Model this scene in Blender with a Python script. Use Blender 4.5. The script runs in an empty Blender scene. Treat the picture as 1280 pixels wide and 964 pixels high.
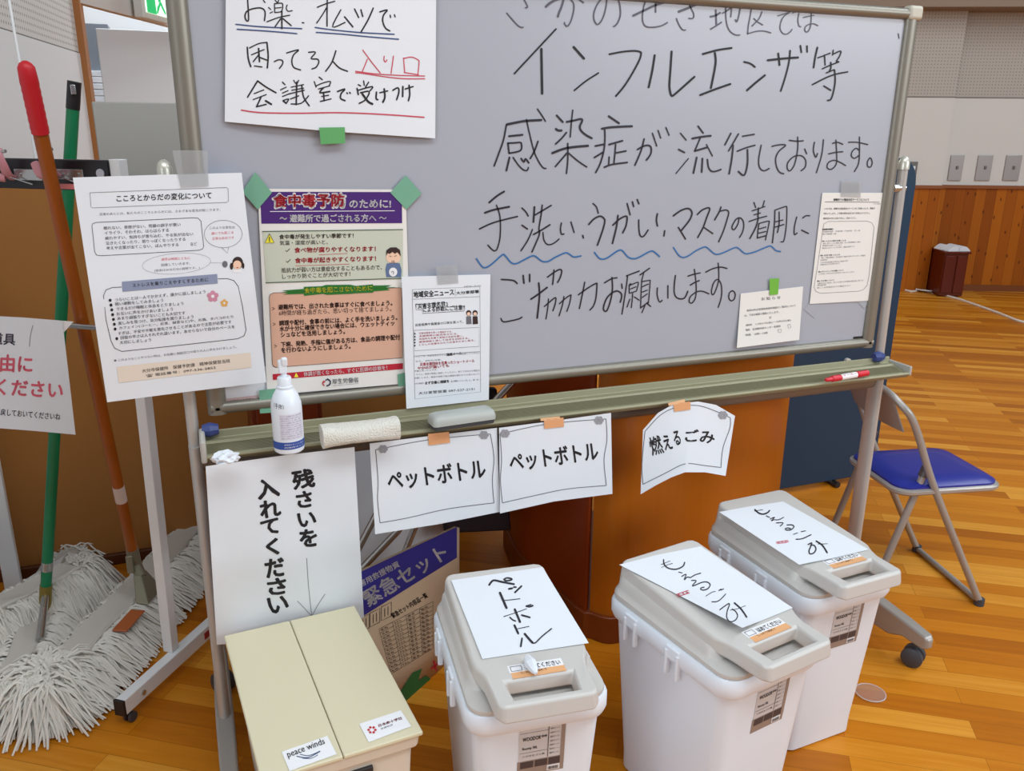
import bpy, bmesh, math, random
from mathutils import Vector, Matrix
C = bpy.context.scene.collection
SC = bpy.context.scene
random.seed(7)

# ------------------------------------------------------------------ camera
FPX = 1046.8
CAM = Vector((0.0, -1.84, 1.5))
AXR = Vector((0.9347, -0.3553, 0.0079)).normalized()      # camera right
FWD = Vector((0.3418, 0.8927, -0.2938)).normalized()      # view direction
AXU = AXR.cross(FWD).normalized()
AXR = FWD.cross(AXU).normalized()
cam_d = bpy.data.cameras.new('camera'); cam_o = bpy.data.objects.new('camera', cam_d); C.objects.link(cam_o)
rot = Matrix((AXR, AXU, -FWD)).transposed().to_4x4()
cam_o.matrix_world = Matrix.Translation(CAM) @ rot
cam_d.sensor_fit = 'HORIZONTAL'; cam_d.sensor_width = 36.0
cam_d.lens = 36.0 * FPX / 1280.0
cam_d.clip_start = 0.05; cam_d.clip_end = 100
SC.camera = cam_o
# ------------------------------------------------------------------ world, light, exposure
SC.view_settings.view_transform = 'Standard'; SC.view_settings.look = 'None'
SC.view_settings.gamma = 1.0; SC.view_settings.use_curve_mapping = False
SC.view_settings.exposure = 0.0
W = bpy.data.worlds.new('world'); SC.world = W; W.use_nodes = True
W.node_tree.nodes['Background'].inputs[0].default_value = (0.78, 0.90, 1.0, 1)
W.node_tree.nodes['Background'].inputs[1].default_value = 0.24
def area(name, loc, target, size, power, col=(0.92, 0.97, 1.0)):
    d = bpy.data.lights.new(name, 'AREA'); d.shape = 'RECTANGLE'; d.size, d.size_y = size; d.energy = power; d.color = col
    o = bpy.data.objects.new(name, d); C.objects.link(o); o.location = loc
    o.rotation_euler = (Vector(target) - Vector(loc)).to_track_quat('-Z', 'Y').to_euler()
    return o
area('ceiling_light_front', (1.5, -3.0, 5.2), (1.2, -0.6, 0), (4, 1.2), 130)
area('ceiling_light_right', (6.0, -0.5, 5.2), (4.5, 1.0, 0), (4, 1.2), 125)
area('ceiling_light_left', (-2.2, -2.2, 5.2), (-0.8, 0.2, 0.3), (4, 1.2), 70)
area('window_daylight', (5.5, -5.0, 3.2), (1.0, 0.0, 0.6), (4, 2.0), 190, (0.93, 0.97, 1.0))
area('window_daylight_left', (-4.2, -4.0, 2.6), (0.6, -0.3, 0.4), (3, 2.0), 110, (0.82, 0.92, 1.0))
area('back_room_light', (0.6, 5.6, 3.8), (0.0, 6.2, 1.2), (1.5, 1.0), 150, (0.93, 0.97, 1.0))

# ------------------------------------------------------------------ helpers
def ray(px): return AXR * ((px[0] - 640) / FPX) + AXU * ((482 - px[1]) / FPX) + FWD
def onP(px, p0, n):
    d = ray(px); n = Vector(n); return CAM + d * ((Vector(p0) - CAM).dot(n) / d.dot(n))
def onY(px, Y=0.0): return onP(px, (0, Y, 0), (0, -1, 0))
def onZ(px, Z=0.0): return onP(px, (0, 0, Z), (0, 0, 1))
def onX(px, X): return onP(px, (X, 0, 0), (1, 0, 0))

def lin(c):
    c = c / 255.0
    return c / 12.92 if c <= 0.04045 else ((c + 0.055) / 1.055) ** 2.4
def rgb(r, g, b): return (lin(r), lin(g), lin(b), 1)
MATS = {}
def mat(name, col, rough=0.5, metal=0.0, noise=0.0, nscale=20.0, bump=0.0, spec=0.5, trans=0.0, emit=None, alpha=1.0):
    if name in MATS: return MATS[name]
    m = bpy.data.materials.new(name); m.use_nodes = True
    nt = m.node_tree; b = nt.nodes['Principled BSDF']
    b.inputs['Base Color'].default_value = col; b.inputs['Roughness'].default_value = rough
    b.inputs['Metallic'].default_value = metal; b.inputs['Specular IOR Level'].default_value = spec
    b.inputs['Transmission Weight'].default_value = trans; b.inputs['Alpha'].default_value = alpha
    if emit: b.inputs['Emission Color'].default_value = col; b.inputs['Emission Strength'].default_value = emit
    if noise or bump:
        tc = nt.nodes.new('ShaderNodeTexCoord'); nz = nt.nodes.new('ShaderNodeTexNoise')
        nz.inputs['Scale'].default_value = nscale; nz.inputs['Detail'].default_value = 4
        nt.links.new(tc.outputs['Object'], nz.inputs['Vector'])
        if noise:
            mx = nt.nodes.new('ShaderNodeMix'); mx.data_type = 'RGBA'
            mx.inputs[6].default_value = tuple(max(0, c * (1 - noise)) for c in col[:3]) + (1,)
            mx.inputs[7].default_value = tuple(min(1, c * (1 + noise)) for c in col[:3]) + (1,)
            nt.links.new(nz.outputs['Fac'], mx.inputs[0]); nt.links.new(mx.outputs[2], b.inputs['Base Color'])
        if bump:
            bp = nt.nodes.new('ShaderNodeBump'); bp.inputs['Strength'].default_value = bump; bp.inputs['Distance'].default_value = 0.01
            nt.links.new(nz.outputs['Fac'], bp.inputs['Height']); nt.links.new(bp.outputs['Normal'], b.inputs['Normal'])
    MATS[name] = m
    return m
def ramp(nt, stops):
    r = nt.nodes.new('ShaderNodeValToRGB'); e = r.color_ramp.elements
    while len(e) < len(stops): e.new(0.5)
    for k, (p, c) in enumerate(stops): e[k].position = p; e[k].color = c
    return r
def wood(name, cols, rot_deg, bw, bh, rough=0.3, vertical=False, knots=False, mortar=0.0015, grain=1.0, offset=0.37, spec=0.35):
    """boards: cols = ramp of plank colours, bw x bh = board length x width"""
    m = bpy.data.materials.new(name); m.use_nodes = True; nt = m.node_tree; b = nt.nodes['Principled BSDF']
    tc = nt.nodes.new('ShaderNodeTexCoord'); mp = nt.nodes.new('ShaderNodeMapping'); mp.vector_type = 'POINT'
    mp.inputs['Rotation'].default_value = (0, math.pi / 2, 0) if vertical else (0, 0, math.radians(rot_deg))
    nt.links.new(tc.outputs['Object'], mp.inputs['Vector'])
    vec = mp.outputs['Vector']
    if vertical:       # object coordinates (x, z) -> (z along board, x across)
        sp = nt.nodes.new('ShaderNodeSeparateXYZ'); cb = nt.nodes.new('ShaderNodeCombineXYZ')
        nt.links.new(tc.outputs['Object'], sp.inputs[0]); nt.links.new(sp.outputs['Z'], cb.inputs['X']); nt.links.new(sp.outputs['X'], cb.inputs['Y'])
        vec = cb.outputs[0]
    br = nt.nodes.new('ShaderNodeTexBrick'); br.offset = offset; br.offset_frequency = 2
    br.inputs['Color1'].default_value = (0, 0, 0, 1); br.inputs['Color2'].default_value = (1, 1, 1, 1); br.inputs['Mortar'].default_value = (0, 0, 0, 1)
    br.inputs['Scale'].default_value = 1; br.inputs['Mortar Size'].default_value = mortar
    br.inputs['Brick Width'].default_value = bw; br.inputs['Row Height'].default_value = bh; br.inputs['Mortar Smooth'].default_value = 0.3
    nt.links.new(vec, br.inputs['Vector'])
    st = nt.nodes.new('ShaderNodeMapping'); st.inputs['Scale'].default_value = (2.2, 38, 2.2); nt.links.new(vec, st.inputs['Vector'])
    nz = nt.nodes.new('ShaderNodeTexNoise'); nz.inputs['Scale'].default_value = 1.6; nz.inputs['Detail'].default_value = 5; nz.inputs['Distortion'].default_value = 0.6
    nt.links.new(st.outputs[0], nz.inputs['Vector'])
    ma = nt.nodes.new('ShaderNodeMath'); ma.operation = 'MULTIPLY_ADD'; ma.inputs[1].default_value = 0.5 * grain; ma.inputs[2].default_value = -0.25 * grain
    nt.links.new(nz.outputs['Fac'], ma.inputs[0])
    ad = nt.nodes.new('ShaderNodeMath'); ad.operation = 'ADD'; ad.use_clamp = True
    nt.links.new(br.outputs['Color'], ad.inputs[0]); nt.links.new(ma.outputs[0], ad.inputs[1])
    r = ramp(nt, [(k / (len(cols) - 1), c) for k, c in enumerate(cols)]); nt.links.new(ad.outputs[0], r.inputs[0])
    out = r.outputs[0]
    mx = nt.nodes.new('ShaderNodeMix'); mx.data_type = 'RGBA'; mx.inputs[7].default_value = tuple(c * 0.55 for c in cols[0][:3]) + (1,)
    nt.links.new(br.outputs['Fac'], mx.inputs[0]); nt.links.new(out, mx.inputs[6]); out = mx.outputs[2]
    if knots:
        km = nt.nodes.new('ShaderNodeMapping'); km.inputs['Scale'].default_value = (2.6, 5.5, 1); nt.links.new(vec, km.inputs['Vector'])
        vo = nt.nodes.new('ShaderNodeTexVoronoi'); vo.inputs['Scale'].default_value = 1.5; vo.voronoi_dimensions = '2D'; nt.links.new(km.outputs[0], vo.inputs['Vector'])
        kr = ramp(nt, [(0.03, (0.8, 0.8, 0.8, 1)), (0.09, (0, 0, 0, 1))]); nt.links.new(vo.outputs['Distance'], kr.inputs[0])
        k2 = nt.nodes.new('ShaderNodeMix'); k2.data_type = 'RGBA'; k2.inputs[7].default_value = rgb(70, 22, 4)
        nt.links.new(kr.outputs[0], k2.inputs[0]); nt.links.new(out, k2.inputs[6]); out = k2.outputs[2]
    nt.links.new(out, b.inputs['Base Color'])
    b.inputs['Roughness'].default_value = rough; b.inputs['Specular IOR Level'].default_value = spec
    return m
def dots_mat(name, base, dot, pitch, rough=0.8, thr=0.22):
    m = bpy.data.materials.new(name); m.use_nodes = True; nt = m.node_tree; b = nt.nodes['Principled BSDF']
    tc = nt.nodes.new('ShaderNodeTexCoord'); sp = nt.nodes.new('ShaderNodeSeparateXYZ'); nt.links.new(tc.outputs['Object'], sp.inputs[0])
    acc = None
    for ax in ('X', 'Z'):
        a = nt.nodes.new('ShaderNodeMath'); a.operation = 'MULTIPLY'; a.inputs[1].default_value = 1 / pitch; nt.links.new(sp.outputs[ax], a.inputs[0])
        f = nt.nodes.new('ShaderNodeMath'); f.operation = 'FRACT'; nt.links.new(a.outputs[0], f.inputs[0])
        s = nt.nodes.new('ShaderNodeMath'); s.operation = 'SUBTRACT'; s.inputs[1].default_value = 0.5; nt.links.new(f.outputs[0], s.inputs[0])
        q = nt.nodes.new('ShaderNodeMath'); q.operation = 'MULTIPLY'; nt.links.new(s.outputs[0], q.inputs[0]); nt.links.new(s.outputs[0], q.inputs[1])
        if acc is None: acc = q
        else:
            t = nt.nodes.new('ShaderNodeMath'); t.operation = 'ADD'; nt.links.new(acc.outputs[0], t.inputs[0]); nt.links.new(q.outputs[0], t.inputs[1]); acc = t
    lt = nt.nodes.new('ShaderNodeMath'); lt.operation = 'LESS_THAN'; lt.inputs[1].default_value = thr * thr; nt.links.new(acc.outputs[0], lt.inputs[0])
    mx = nt.nodes.new('ShaderNodeMix'); mx.data_type = 'RGBA'; mx.inputs[6].default_value = base; mx.inputs[7].default_value = dot
    nt.links.new(lt.outputs[0], mx.inputs[0]); nt.links.new(mx.outputs[2], b.inputs['Base Color']); b.inputs['Roughness'].default_value = rough
    return m

class MB:
    """collects geometry that becomes ONE mesh object"""
    def __init__(s): s.v = []; s.f = []
    def add(s, vs, fs):
        k = len(s.v); s.v.extend(tuple(v) for v in vs); s.f.extend(tuple(i + k for i in f) for f in fs)
    def box(s, c, size, M=None):
        x, y, z = (d / 2 for d in size); c = Vector(c)
        vs = [Vector((a * x, b * y, d * z)) for d in (-1, 1) for b in (-1, 1) for a in (-1, 1)]
        if M: vs = [M @ v for v in vs]
        s.add([c + v for v in vs], [(0, 2, 3, 1), (4, 5, 7, 6), (0, 1, 5, 4), (2, 6, 7, 3), (0, 4, 6, 2), (1, 3, 7, 5)])
    def loft(s, rings, cap0=True, cap1=True):
        n = len(rings[0]); vs = [p for r in rings for p in r]; fs = []
        for k in range(len(rings) - 1):
            for i in range(n):
                j = (i + 1) % n; fs.append((k * n + i, k * n + j, (k + 1) * n + j, (k + 1) * n + i))
        if cap0: fs.append(tuple(range(n - 1, -1, -1)))
        if cap1: fs.append(tuple((len(rings) - 1) * n + i for i in range(n)))
        s.add(vs, fs)
    def tube(s, pts, r, seg=10, caps=True, flat=None, ref=None):
        """round tube along pts; flat=(a,b) gives an elliptical section with a along ref"""
        pts = [Vector(p) for p in pts]; n = len(pts); rings = []; up = None
        for k, p in enumerate(pts):
            t = (pts[min(k + 1, n - 1)] - pts[max(k - 1, 0)]).normalized()
            if up is None:
                up = Vector(ref) if ref else (Vector((0, 0, 1)) if abs(t.z) < 0.9 else Vector((1, 0, 0)))
            a = (up - t * up.dot(t)).normalized(); b = t.cross(a).normalized(); up = a
            rr = r[k] if isinstance(r, (list, tuple)) else r
            ra, rb = (flat if flat else (rr, rr))
            rings.append([p + a * (math.cos(q) * ra) + b * (math.sin(q) * rb) for q in (2 * math.pi * i / seg for i in range(seg))])
        s.loft(rings, caps, caps)
    def lathe(s, c, prof, seg=28):
        c = Vector(c); s.loft([[c + Vector((r * math.cos(2 * math.pi * i / seg), r * math.sin(2 * math.pi * i / seg), z)) for i in range(seg)] for r, z in prof])
    def prism(s, poly, z0, z1):
        s.loft([[Vector((p[0], p[1], z0)) for p in poly], [Vector((p[0], p[1], z1)) for p in poly]])
    def build(s, name, m, parent=None, smooth=False, bevel=0, seg=2, loc=None, rotz=None, angle=35):
        me = bpy.data.meshes.new(name); me.from_pydata(s.v, [], s.f); me.update()
        bm = bmesh.new(); bm.from_mesh(me); bmesh.ops.recalc_face_normals(bm, faces=bm.faces); bm.to_mesh(me); bm.free()
        me.materials.append(m)
        o = bpy.data.objects.new(name, me); C.objects.link(o)
        if parent: o.parent = parent
        if loc is not None: o.location = loc
        if rotz is not None: o.rotation_euler = (0, 0, rotz)
        if bevel:
            b = o.modifiers.new('bevel', 'BEVEL'); b.width = bevel; b.segments = seg; b.limit_method = 'ANGLE'; b.angle_limit = math.radians(angle)
        if smooth or bevel:
            for p in me.polygons: p.use_smooth = True
            if not smooth or bevel:
                w = o.modifiers.new('wn', 'WEIGHTED_NORMAL'); w.keep_sharp = True
            try: me.set_sharp_from_angle(angle=math.radians(40))
            except Exception: pass
        return o
def flatmesh(mb, name, m, parent=None):      # open surfaces: no normal recalculation needed
    me = bpy.data.meshes.new(name); me.from_pydata(mb.v, [], mb.f); me.update(); me.materials.append(m)
    o = bpy.data.objects.new(name, me); C.objects.link(o)
    if parent: o.parent = parent
    return o
def tag(o, label, cat, group=None):
    o['label'] = label; o['category'] = cat
    if group: o['group'] = group
    return o
def struct(o): o['kind'] = 'structure'; return o
def thing(name, label, cat, loc=(0, 0, 0), rotz=0.0, group=None):
    o = bpy.data.objects.new(name, None); C.objects.link(o); o.location = loc; o.rotation_euler = (0, 0, rotz); o.empty_display_size = 0.05
    return tag(o, label, cat, group)
def lerp(a, b, t): return a + (b - a) * t
def smooth_pts(pts, n=5):
    if len(pts) < 3: return [tuple(p) for p in pts]
    P = [pts[0]] + list(pts) + [pts[-1]]; out = []
    for k in range(1, len(P) - 2):
        p0, p1, p2, p3 = P[k - 1], P[k], P[k + 1], P[k + 2]
        for i in range(n):
            t = i / n
            out.append(tuple(0.5 * (2 * p1[d] + (p2[d] - p0[d]) * t + (2 * p0[d] - 5 * p1[d] + 4 * p2[d] - p3[d]) * t * t + (3 * p1[d] - p0[d] - 3 * p2[d] + p3[d]) * t ** 3) for d in range(len(p1))))
    out.append(tuple(pts[-1])); return out
def rrect(hx, hy, r, z, n=6, cx=0, cy=0):
    out = []
    for (sx, sy, a0) in ((1, 1, 0), (-1, 1, 90), (-1, -1, 180), (1, -1, 270)):
        for i in range(n + 1):
            a = math.radians(a0 + 90 * i / n); out.append(Vector((cx + sx * (hx - r) + r * math.cos(a), cy + sy * (hy - r) + r * math.sin(a), z)))
    return out
# --- glyph meshes from the built-in font
_G = {}; _A = {}
def glyphs(s, bold=0.0):
    key = (s, bold)
    if key not in _G:
        cu = bpy.data.curves.new('t', 'FONT'); cu.body = s; cu.offset = bold; cu.resolution_u = 2
        o = bpy.data.objects.new('t', cu); C.objects.link(o)
        me = bpy.data.meshes.new_from_object(o.evaluated_get(bpy.context.evaluated_depsgraph_get()))
        vs = [(v.co.x, v.co.y) for v in me.vertices]; fs = [tuple(p.vertices) for p in me.polygons]
        bpy.data.objects.remove(o); bpy.data.curves.remove(cu); bpy.data.meshes.remove(me)
        x0 = min(v[0] for v in vs); x1 = max(v[0] for v in vs); y0 = min(v[1] for v in vs); y1 = max(v[1] for v in vs)
        _A[s] = (x1 - x0) / (y1 - y0)
        _G[key] = ([((v[0] - x0) / (x1 - x0), (v[1] - y0) / (y1 - y0)) for v in vs], fs)
    return _G[key]
def put_text(mb, s, f, bold=0.0):
    """bold = extra pen width as a share of the letter height, made of shifted copies"""
    vs, fs = glyphs(s); a = _A[s]
    if bold <= 0: D = [(0, 0)]
    elif bold < 0.014: D = [(-bold, 0), (bold, 0)]
    elif bold < 0.04: D = [(0, 0), (-bold, 0), (bold, 0), (0, bold), (0, -bold)]
    else: D = [(0, 0)] + [(bold * math.cos(q * math.pi / 4), bold * math.sin(q * math.pi / 4)) for q in range(8)]
    for dx, dy in D: mb.add([f(u + dx / a, v + dy) for u, v in vs], fs)
def stroke_poly(pts, w):
    """ribbon outline cells of a pen stroke in 2-D with round ends"""
    n = len(pts); cells = []; L = []; R = []
    for k in range(n):
        a = pts[max(k - 1, 0)]; b = pts[min(k + 1, n - 1)]
        dx, dy = b[0] - a[0], b[1] - a[1]; l = math.hypot(dx, dy) or 1
        nx, ny = -dy / l * w / 2, dx / l * w / 2
        L.append((pts[k][0] + nx, pts[k][1] + ny)); R.append((pts[k][0] - nx, pts[k][1] - ny))
    return L, R
class Sheet:
    """a sheet of paper (or other flat surface) whose outline is given by columns of top / bottom points; depth field = plane + bulge"""
    def __init__(s, tops, bots, p0, n, bulge=None, us=None):
        s.t = tops; s.b = bots; s.p0 = Vector(p0); s.n = Vector(n).normalized(); s.bulge = bulge or (lambda u, v: 0.0)
        s.us = us or [k / (len(tops) - 1) for k in range(len(tops))]; s.d = {}; s.root = None
    def q(s, u, v):
        for k in range(len(s.us) - 1):
            if u <= s.us[k + 1] or k == len(s.us) - 2: break
        t = (u - s.us[k]) / (s.us[k + 1] - s.us[k])
        T = [lerp(s.t[k][i], s.t[k + 1][i], t) for i in (0, 1)]; B = [lerp(s.b[k][i], s.b[k + 1][i], t) for i in (0, 1)]
        return (lerp(T[0], B[0], v), lerp(T[1], B[1], v))
    def inv(s, px):
        u = v = 0.5
        for _ in range(7):
            x, y = s.q(u, v); e = 1e-3; xu, yu = s.q(u + e, v); xv, yv = s.q(u, v + e)
            a, b, c, d = (xu - x) / e, (xv - x) / e, (yu - y) / e, (yv - y) / e; D = a * d - b * c or 1e-9
            ex, ey = px[0] - x, px[1] - y
            u += (d * ex - b * ey) / D; v += (-c * ex + a * ey) / D
            u = min(1.3, max(-0.3, u)); v = min(1.3, max(-0.3, v))
        return u, v
    def at(s, px, eps=0.0):
        u, v = s.inv(px); return onP(px, s.p0 + s.n * (s.bulge(u, v) + eps), s.n)
    def mesh(s, name, m, nu=16, nv=16, parent=None, th=0.0):
        mb = MB(); us = sorted(set([i / nu for i in range(nu + 1)] + list(s.us)))
        for b in range(nv + 1):
            for u in us:
                v = b / nv; px = s.q(u, v); mb.v.append(tuple(onP(px, s.p0 + s.n * s.bulge(u, v), s.n)))
        w = len(us)
        mb.f = [(b * w + a, b * w + a + 1, (b + 1) * w + a + 1, (b + 1) * w + a) for b in range(nv) for a in range(w - 1)]
        s.root = flatmesh(mb, name, m, parent)
        if th:
            so = s.root.modifiers.new('thickness', 'SOLIDIFY'); so.thickness = th; so.offset = 0
        for p in s.root.data.polygons: p.use_smooth = True
        return s.root
    def mb(s, name, m):
        return s.d.setdefault((name, m), MB())
    def text(s, t, a, b, h, m, bold=0.0, layer=1, name='printed_text', z=None):
        X, Y, K = z or (0, 0, 1.0)
        a = (X + a[0] / K, Y + a[1] / K); b = (X + b[0] / K, Y + b[1] / K); h = h / K
        dx, dy = b[0] - a[0], b[1] - a[1]; l = math.hypot(dx, dy); ux, uy = dy / l * h, -dx / l * h
        put_text(s.mb(name, m), t, lambda u, v: s.at((a[0] + dx * u + ux * v, a[1] + dy * u + uy * v), 0.0007 * layer), bold)
    def strokes(s, L, w, m, layer=1, name='handwriting', z=None, sm=True):
        X, Y, K = z or (0, 0, 1.0); mb = s.mb(name, m)
        for pts in L:
            ww = w
            if isinstance(pts[0], (int, float)): ww = pts[0]; pts = pts[1:]
            P = [(X + p[0] / K, Y + p[1] / K) for p in pts]; P = smooth_pts(P, 4) if sm else P
            A, B = stroke_poly(P, ww); k0 = len(A)
            e = 0.0007 * layer
            vs = [s.at(p, e) for p in A] + [s.at(p, e) for p in B]
            mb.add(vs, [(i, i + 1, k0 + i + 1, k0 + i) for i in range(k0 - 1)])
            if ww > 0.9:
                for c in (P[0], P[-1]):
                    mb.add([s.at((c[0] + ww / 2 * math.cos(q * math.pi / 4), c[1] + ww / 2 * math.sin(q * math.pi / 4)), e * 1.02) for q in range(8)], [tuple(range(8))])
    def poly(s, pts, m, layer=1, name='printed_area', z=None, sub=8):
        X, Y, K = z or (0, 0, 1.0); P = [(X + p[0] / K, Y + p[1] / K) for p in pts]; mb = s.mb(name, m); e = 0.0007 * layer
        if len(P) == 4 and sub > 1:
            vs = []; n = sub
            for b in range(n + 1):
                for a in range(n + 1):
                    u, v = a / n, b / n
                    vs.append(s.at(tuple(lerp(lerp(P[0][i], P[1][i], u), lerp(P[3][i], P[2][i], u), v) for i in (0, 1)), e))
            mb.add(vs, [(b * (n + 1) + a, b * (n + 1) + a + 1, (b + 1) * (n + 1) + a + 1, (b + 1) * (n + 1) + a) for b in range(n) for a in range(n)])
        else: mb.add([s.at(p, e) for p in P], [tuple(range(len(P)))])
    def ellipse(s, c, rx, ry, m, layer=1, name='printed_area', z=None, n=16):
        s.poly([(c[0] + rx * math.cos(2 * math.pi * i / n), c[1] + ry * math.sin(2 * math.pi * i / n)) for i in range(n)], m, layer, name, z, 1)
    def done(s, parent=None):
        for (name, m), mb in s.d.items(): flatmesh(mb, name, m, parent or s.root)
        s.d = {}
YN = (0, -1, 0)
# ------------------------------------------------------------------ materials
PAPER = mat('paper_white', rgb(224, 229, 236), 0.75, noise=0.02, nscale=6)
PAPERW = mat('paper_warm', rgb(228, 226, 222), 0.75, noise=0.02, nscale=6)
INK = mat('ink_black', rgb(22, 22, 30), 0.6)
PEN = mat('marker_black', rgb(30, 28, 40), 0.5)
PENG = mat('marker_faded', rgb(82, 80, 92), 0.5)
PENB = mat('marker_blue', rgb(40, 105, 165), 0.5)
PENN = mat('marker_navy', rgb(50, 75, 125), 0.5)
PENR = mat('marker_red', rgb(200, 70, 90), 0.5)
GREYI = mat('ink_grey', rgb(105, 105, 112), 0.7)
LGREY = mat('ink_light_grey', rgb(160, 160, 165), 0.7)
REDI = mat('ink_red', rgb(190, 40, 55), 0.6)
PINKI = mat('ink_rose', rgb(215, 95, 115), 0.6)
WHITE = mat('print_white', rgb(235, 235, 238), 0.6)
ALU = mat('aluminium', rgb(186, 182, 178), 0.34, 0.25)
ALUD = mat('aluminium_olive', rgb(138, 134, 124), 0.42, 0.5)
STEEL = mat('steel', rgb(190, 190, 190), 0.25, 0.9)
GREYP = mat('grey_paint', rgb(165, 160, 155), 0.35, 0.3)
BLACKP = mat('black_plastic', rgb(28, 26, 30), 0.45)
DGREY = mat('dark_grey_rubber', rgb(62, 64, 72), 0.5)
TAPEG = mat('tape_green', rgb(112, 168, 142), 0.6)
TAPEG2 = mat('tape_leaf_green', rgb(92, 165, 100), 0.6)
TAPEL = mat('tape_lime', rgb(110, 180, 60), 0.6)
TAPEO = mat('tape_orange', rgb(222, 160, 112), 0.7)
TAPEC = mat('tape_clear', rgb(176, 178, 180), 0.35, alpha=0.55)
WHITEP = mat('white_plastic', rgb(228, 236, 246), 0.32)
LIDG = mat('lid_grey_plastic', rgb(198, 195, 191), 0.38)
# ------------------------------------------------------------------ setting
PLANK = 34.0
m_floor = wood('floor_planks', [rgb(168, 94, 10), rgb(188, 110, 14), rgb(200, 124, 24), rgb(218, 150, 52)], PLANK, 0.9, 0.072, spec=0.22, rough=0.4, mortar=0.0006, grain=1.3)
mb = MB(); mb.box((0, 0, -0.05), (40, 40, 0.1)); floor = struct(mb.build('floor', m_floor))
m_wall = mat('wall_plaster', rgb(214, 212, 208), 0.85)
m_perf = dots_mat('acoustic_board', rgb(182, 176, 169), rgb(150, 144, 137), 0.028)
m_wains = wood('pine_boards', [rgb(140, 70, 6), rgb(160, 84, 10), rgb(176, 98, 16)], 0, 6.0, 0.095, rough=0.55, spec=0.2, vertical=True, knots=True, grain=0.8)
# right-hand far wall
RA = onZ((1175, 362.5), 0.0); RD = Vector((math.cos(math.radians(-25)), math.sin(math.radians(-25)), 0)); RN = Vector((RD.y, -RD.x, 0))
def rloc(px, off=0.0):            # local (x, z) on the far wall for a photo point
    p = onP(px, RA + RN * off, RN) - RA; return p.dot(RD), p.z
RZ = math.radians(-25)
def wallbox(name, m, x0, x1, y0, y1, z0, z1, s=True, parent=None, bevel=0):
    mb = MB(); mb.box(((x0 + x1) / 2, (y0 + y1) / 2, (z0 + z1) / 2), (x1 - x0, y1 - y0, z1 - z0))
    o = mb.build(name, m, None, loc=RA, rotz=RZ, bevel=bevel)
    return struct(o) if s else o
zt = rloc((1215, 231.5))[1]; zl = rloc((1215, 122))[1]; zh = rloc((1240, 15))[1]
xp = rloc((1152, 361))[0]
wallbox('wall_right_wainscot', m_wains, -6, 5, 0.0, 0.2, 0, zt - 0.03)
wallbox('trim_1', mat('pine_rail', rgb(140, 78, 30), 0.4), -6, 5, -0.02, 0.2, zt - 0.03, zt)
wallbox('wall_right', m_wall, -6, 5, 0.01, 0.2, zt, zl)
wallbox('wall_right_upper', m_perf, -6, 5, 0.015, 0.2, zl, zh)
wallbox('trim_2', mat('header_brown', rgb(142, 124, 108), 0.8), -6, 5, -0.35, 0.2, zh, zh + 1.2)
wallbox('wall_right_pillar_wainscot', m_wains, xp - 2.2, xp, -0.10, -0.001, 0, zt - 0.03)
wallbox('trim_3', MATS['pine_rail'], xp - 2.2, xp + 0.01, -0.12, -0.021, zt - 0.03, zt)
wallbox('wall_right_pillar', m_wall, xp - 2.2, xp, -0.10, 0.0, zt, zl)
wallbox('wall_right_pillar_upper', m_perf, xp - 2.2, xp, -0.10, 0.0, zl, zh)
wallbox('baseboard_right', mat('pine_base', rgb(120, 62, 20), 0.4), xp, 5, -0.015, 0.0, 0, 0.06)
wallbox('trim_4', mat('seam', rgb(120, 115, 110), 0.8), xp, 5, 0.005, 0.02, zl - 0.004, zl + 0.004)
wallbox('trim_5', MATS['seam'], xp - 2.2, xp, -0.105, -0.0, zl - 0.004, zl + 0.004)
# switch plates
m_plate = mat('plate_steel', rgb(168, 165, 165), 0.35, 0.4); m_plate2 = mat('plate_dark', rgb(110, 108, 105), 0.4, 0.3)
places = ['nearest the pillar', 'in the middle of the three', 'farthest right of the three']
for k, (xa, xb) in enumerate(((1187, 1203), (1221, 1239), (1256, 1275))):
    a = rloc((xa, 194)); b = rloc((xb, 226)); e = thing('wall_plate', 'tall steel wall plate above the pine wainscot, ' + places[k], 'wall plate', RA + RD * ((a[0] + b[0]) / 2) + Vector((0, 0, b[1])), RZ, 'steel plates on the far wall')
    w = b[0] - a[0]; h = a[1] - b[1]
    mb = MB(); mb.box((0, 0.002, h / 2), (w * 0.8, 0.012, h)); mb.build('plate', m_plate, e, bevel=0.003)
    mb = MB(); mb.box((w * 0.05, -0.008, h * 0.52), (0.02, 0.014, 0.03)); mb.build('socket', m_plate2, e, bevel=0.003)
a = rloc((1134, 202), 0.1); b = rloc((1146, 222), 0.1)
e = thing('light_switch', 'small dark grey switch plate with white rocker on the pillar', 'switch', RA + RD * ((a[0] + b[0]) / 2) + Vector((0, 0, b[1])), RZ)
mb = MB(); mb.box((0, -0.106, (a[1] - b[1]) / 2), (0.085, 0.012, a[1] - b[1])); mb.build('plate', m_plate2, e, bevel=0.003)
mb = MB(); mb.box((0, -0.114, (a[1] - b[1]) * 0.6), (0.045, 0.012, 0.035)); mb.build('rocker', WHITEP, e, bevel=0.003)
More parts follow.
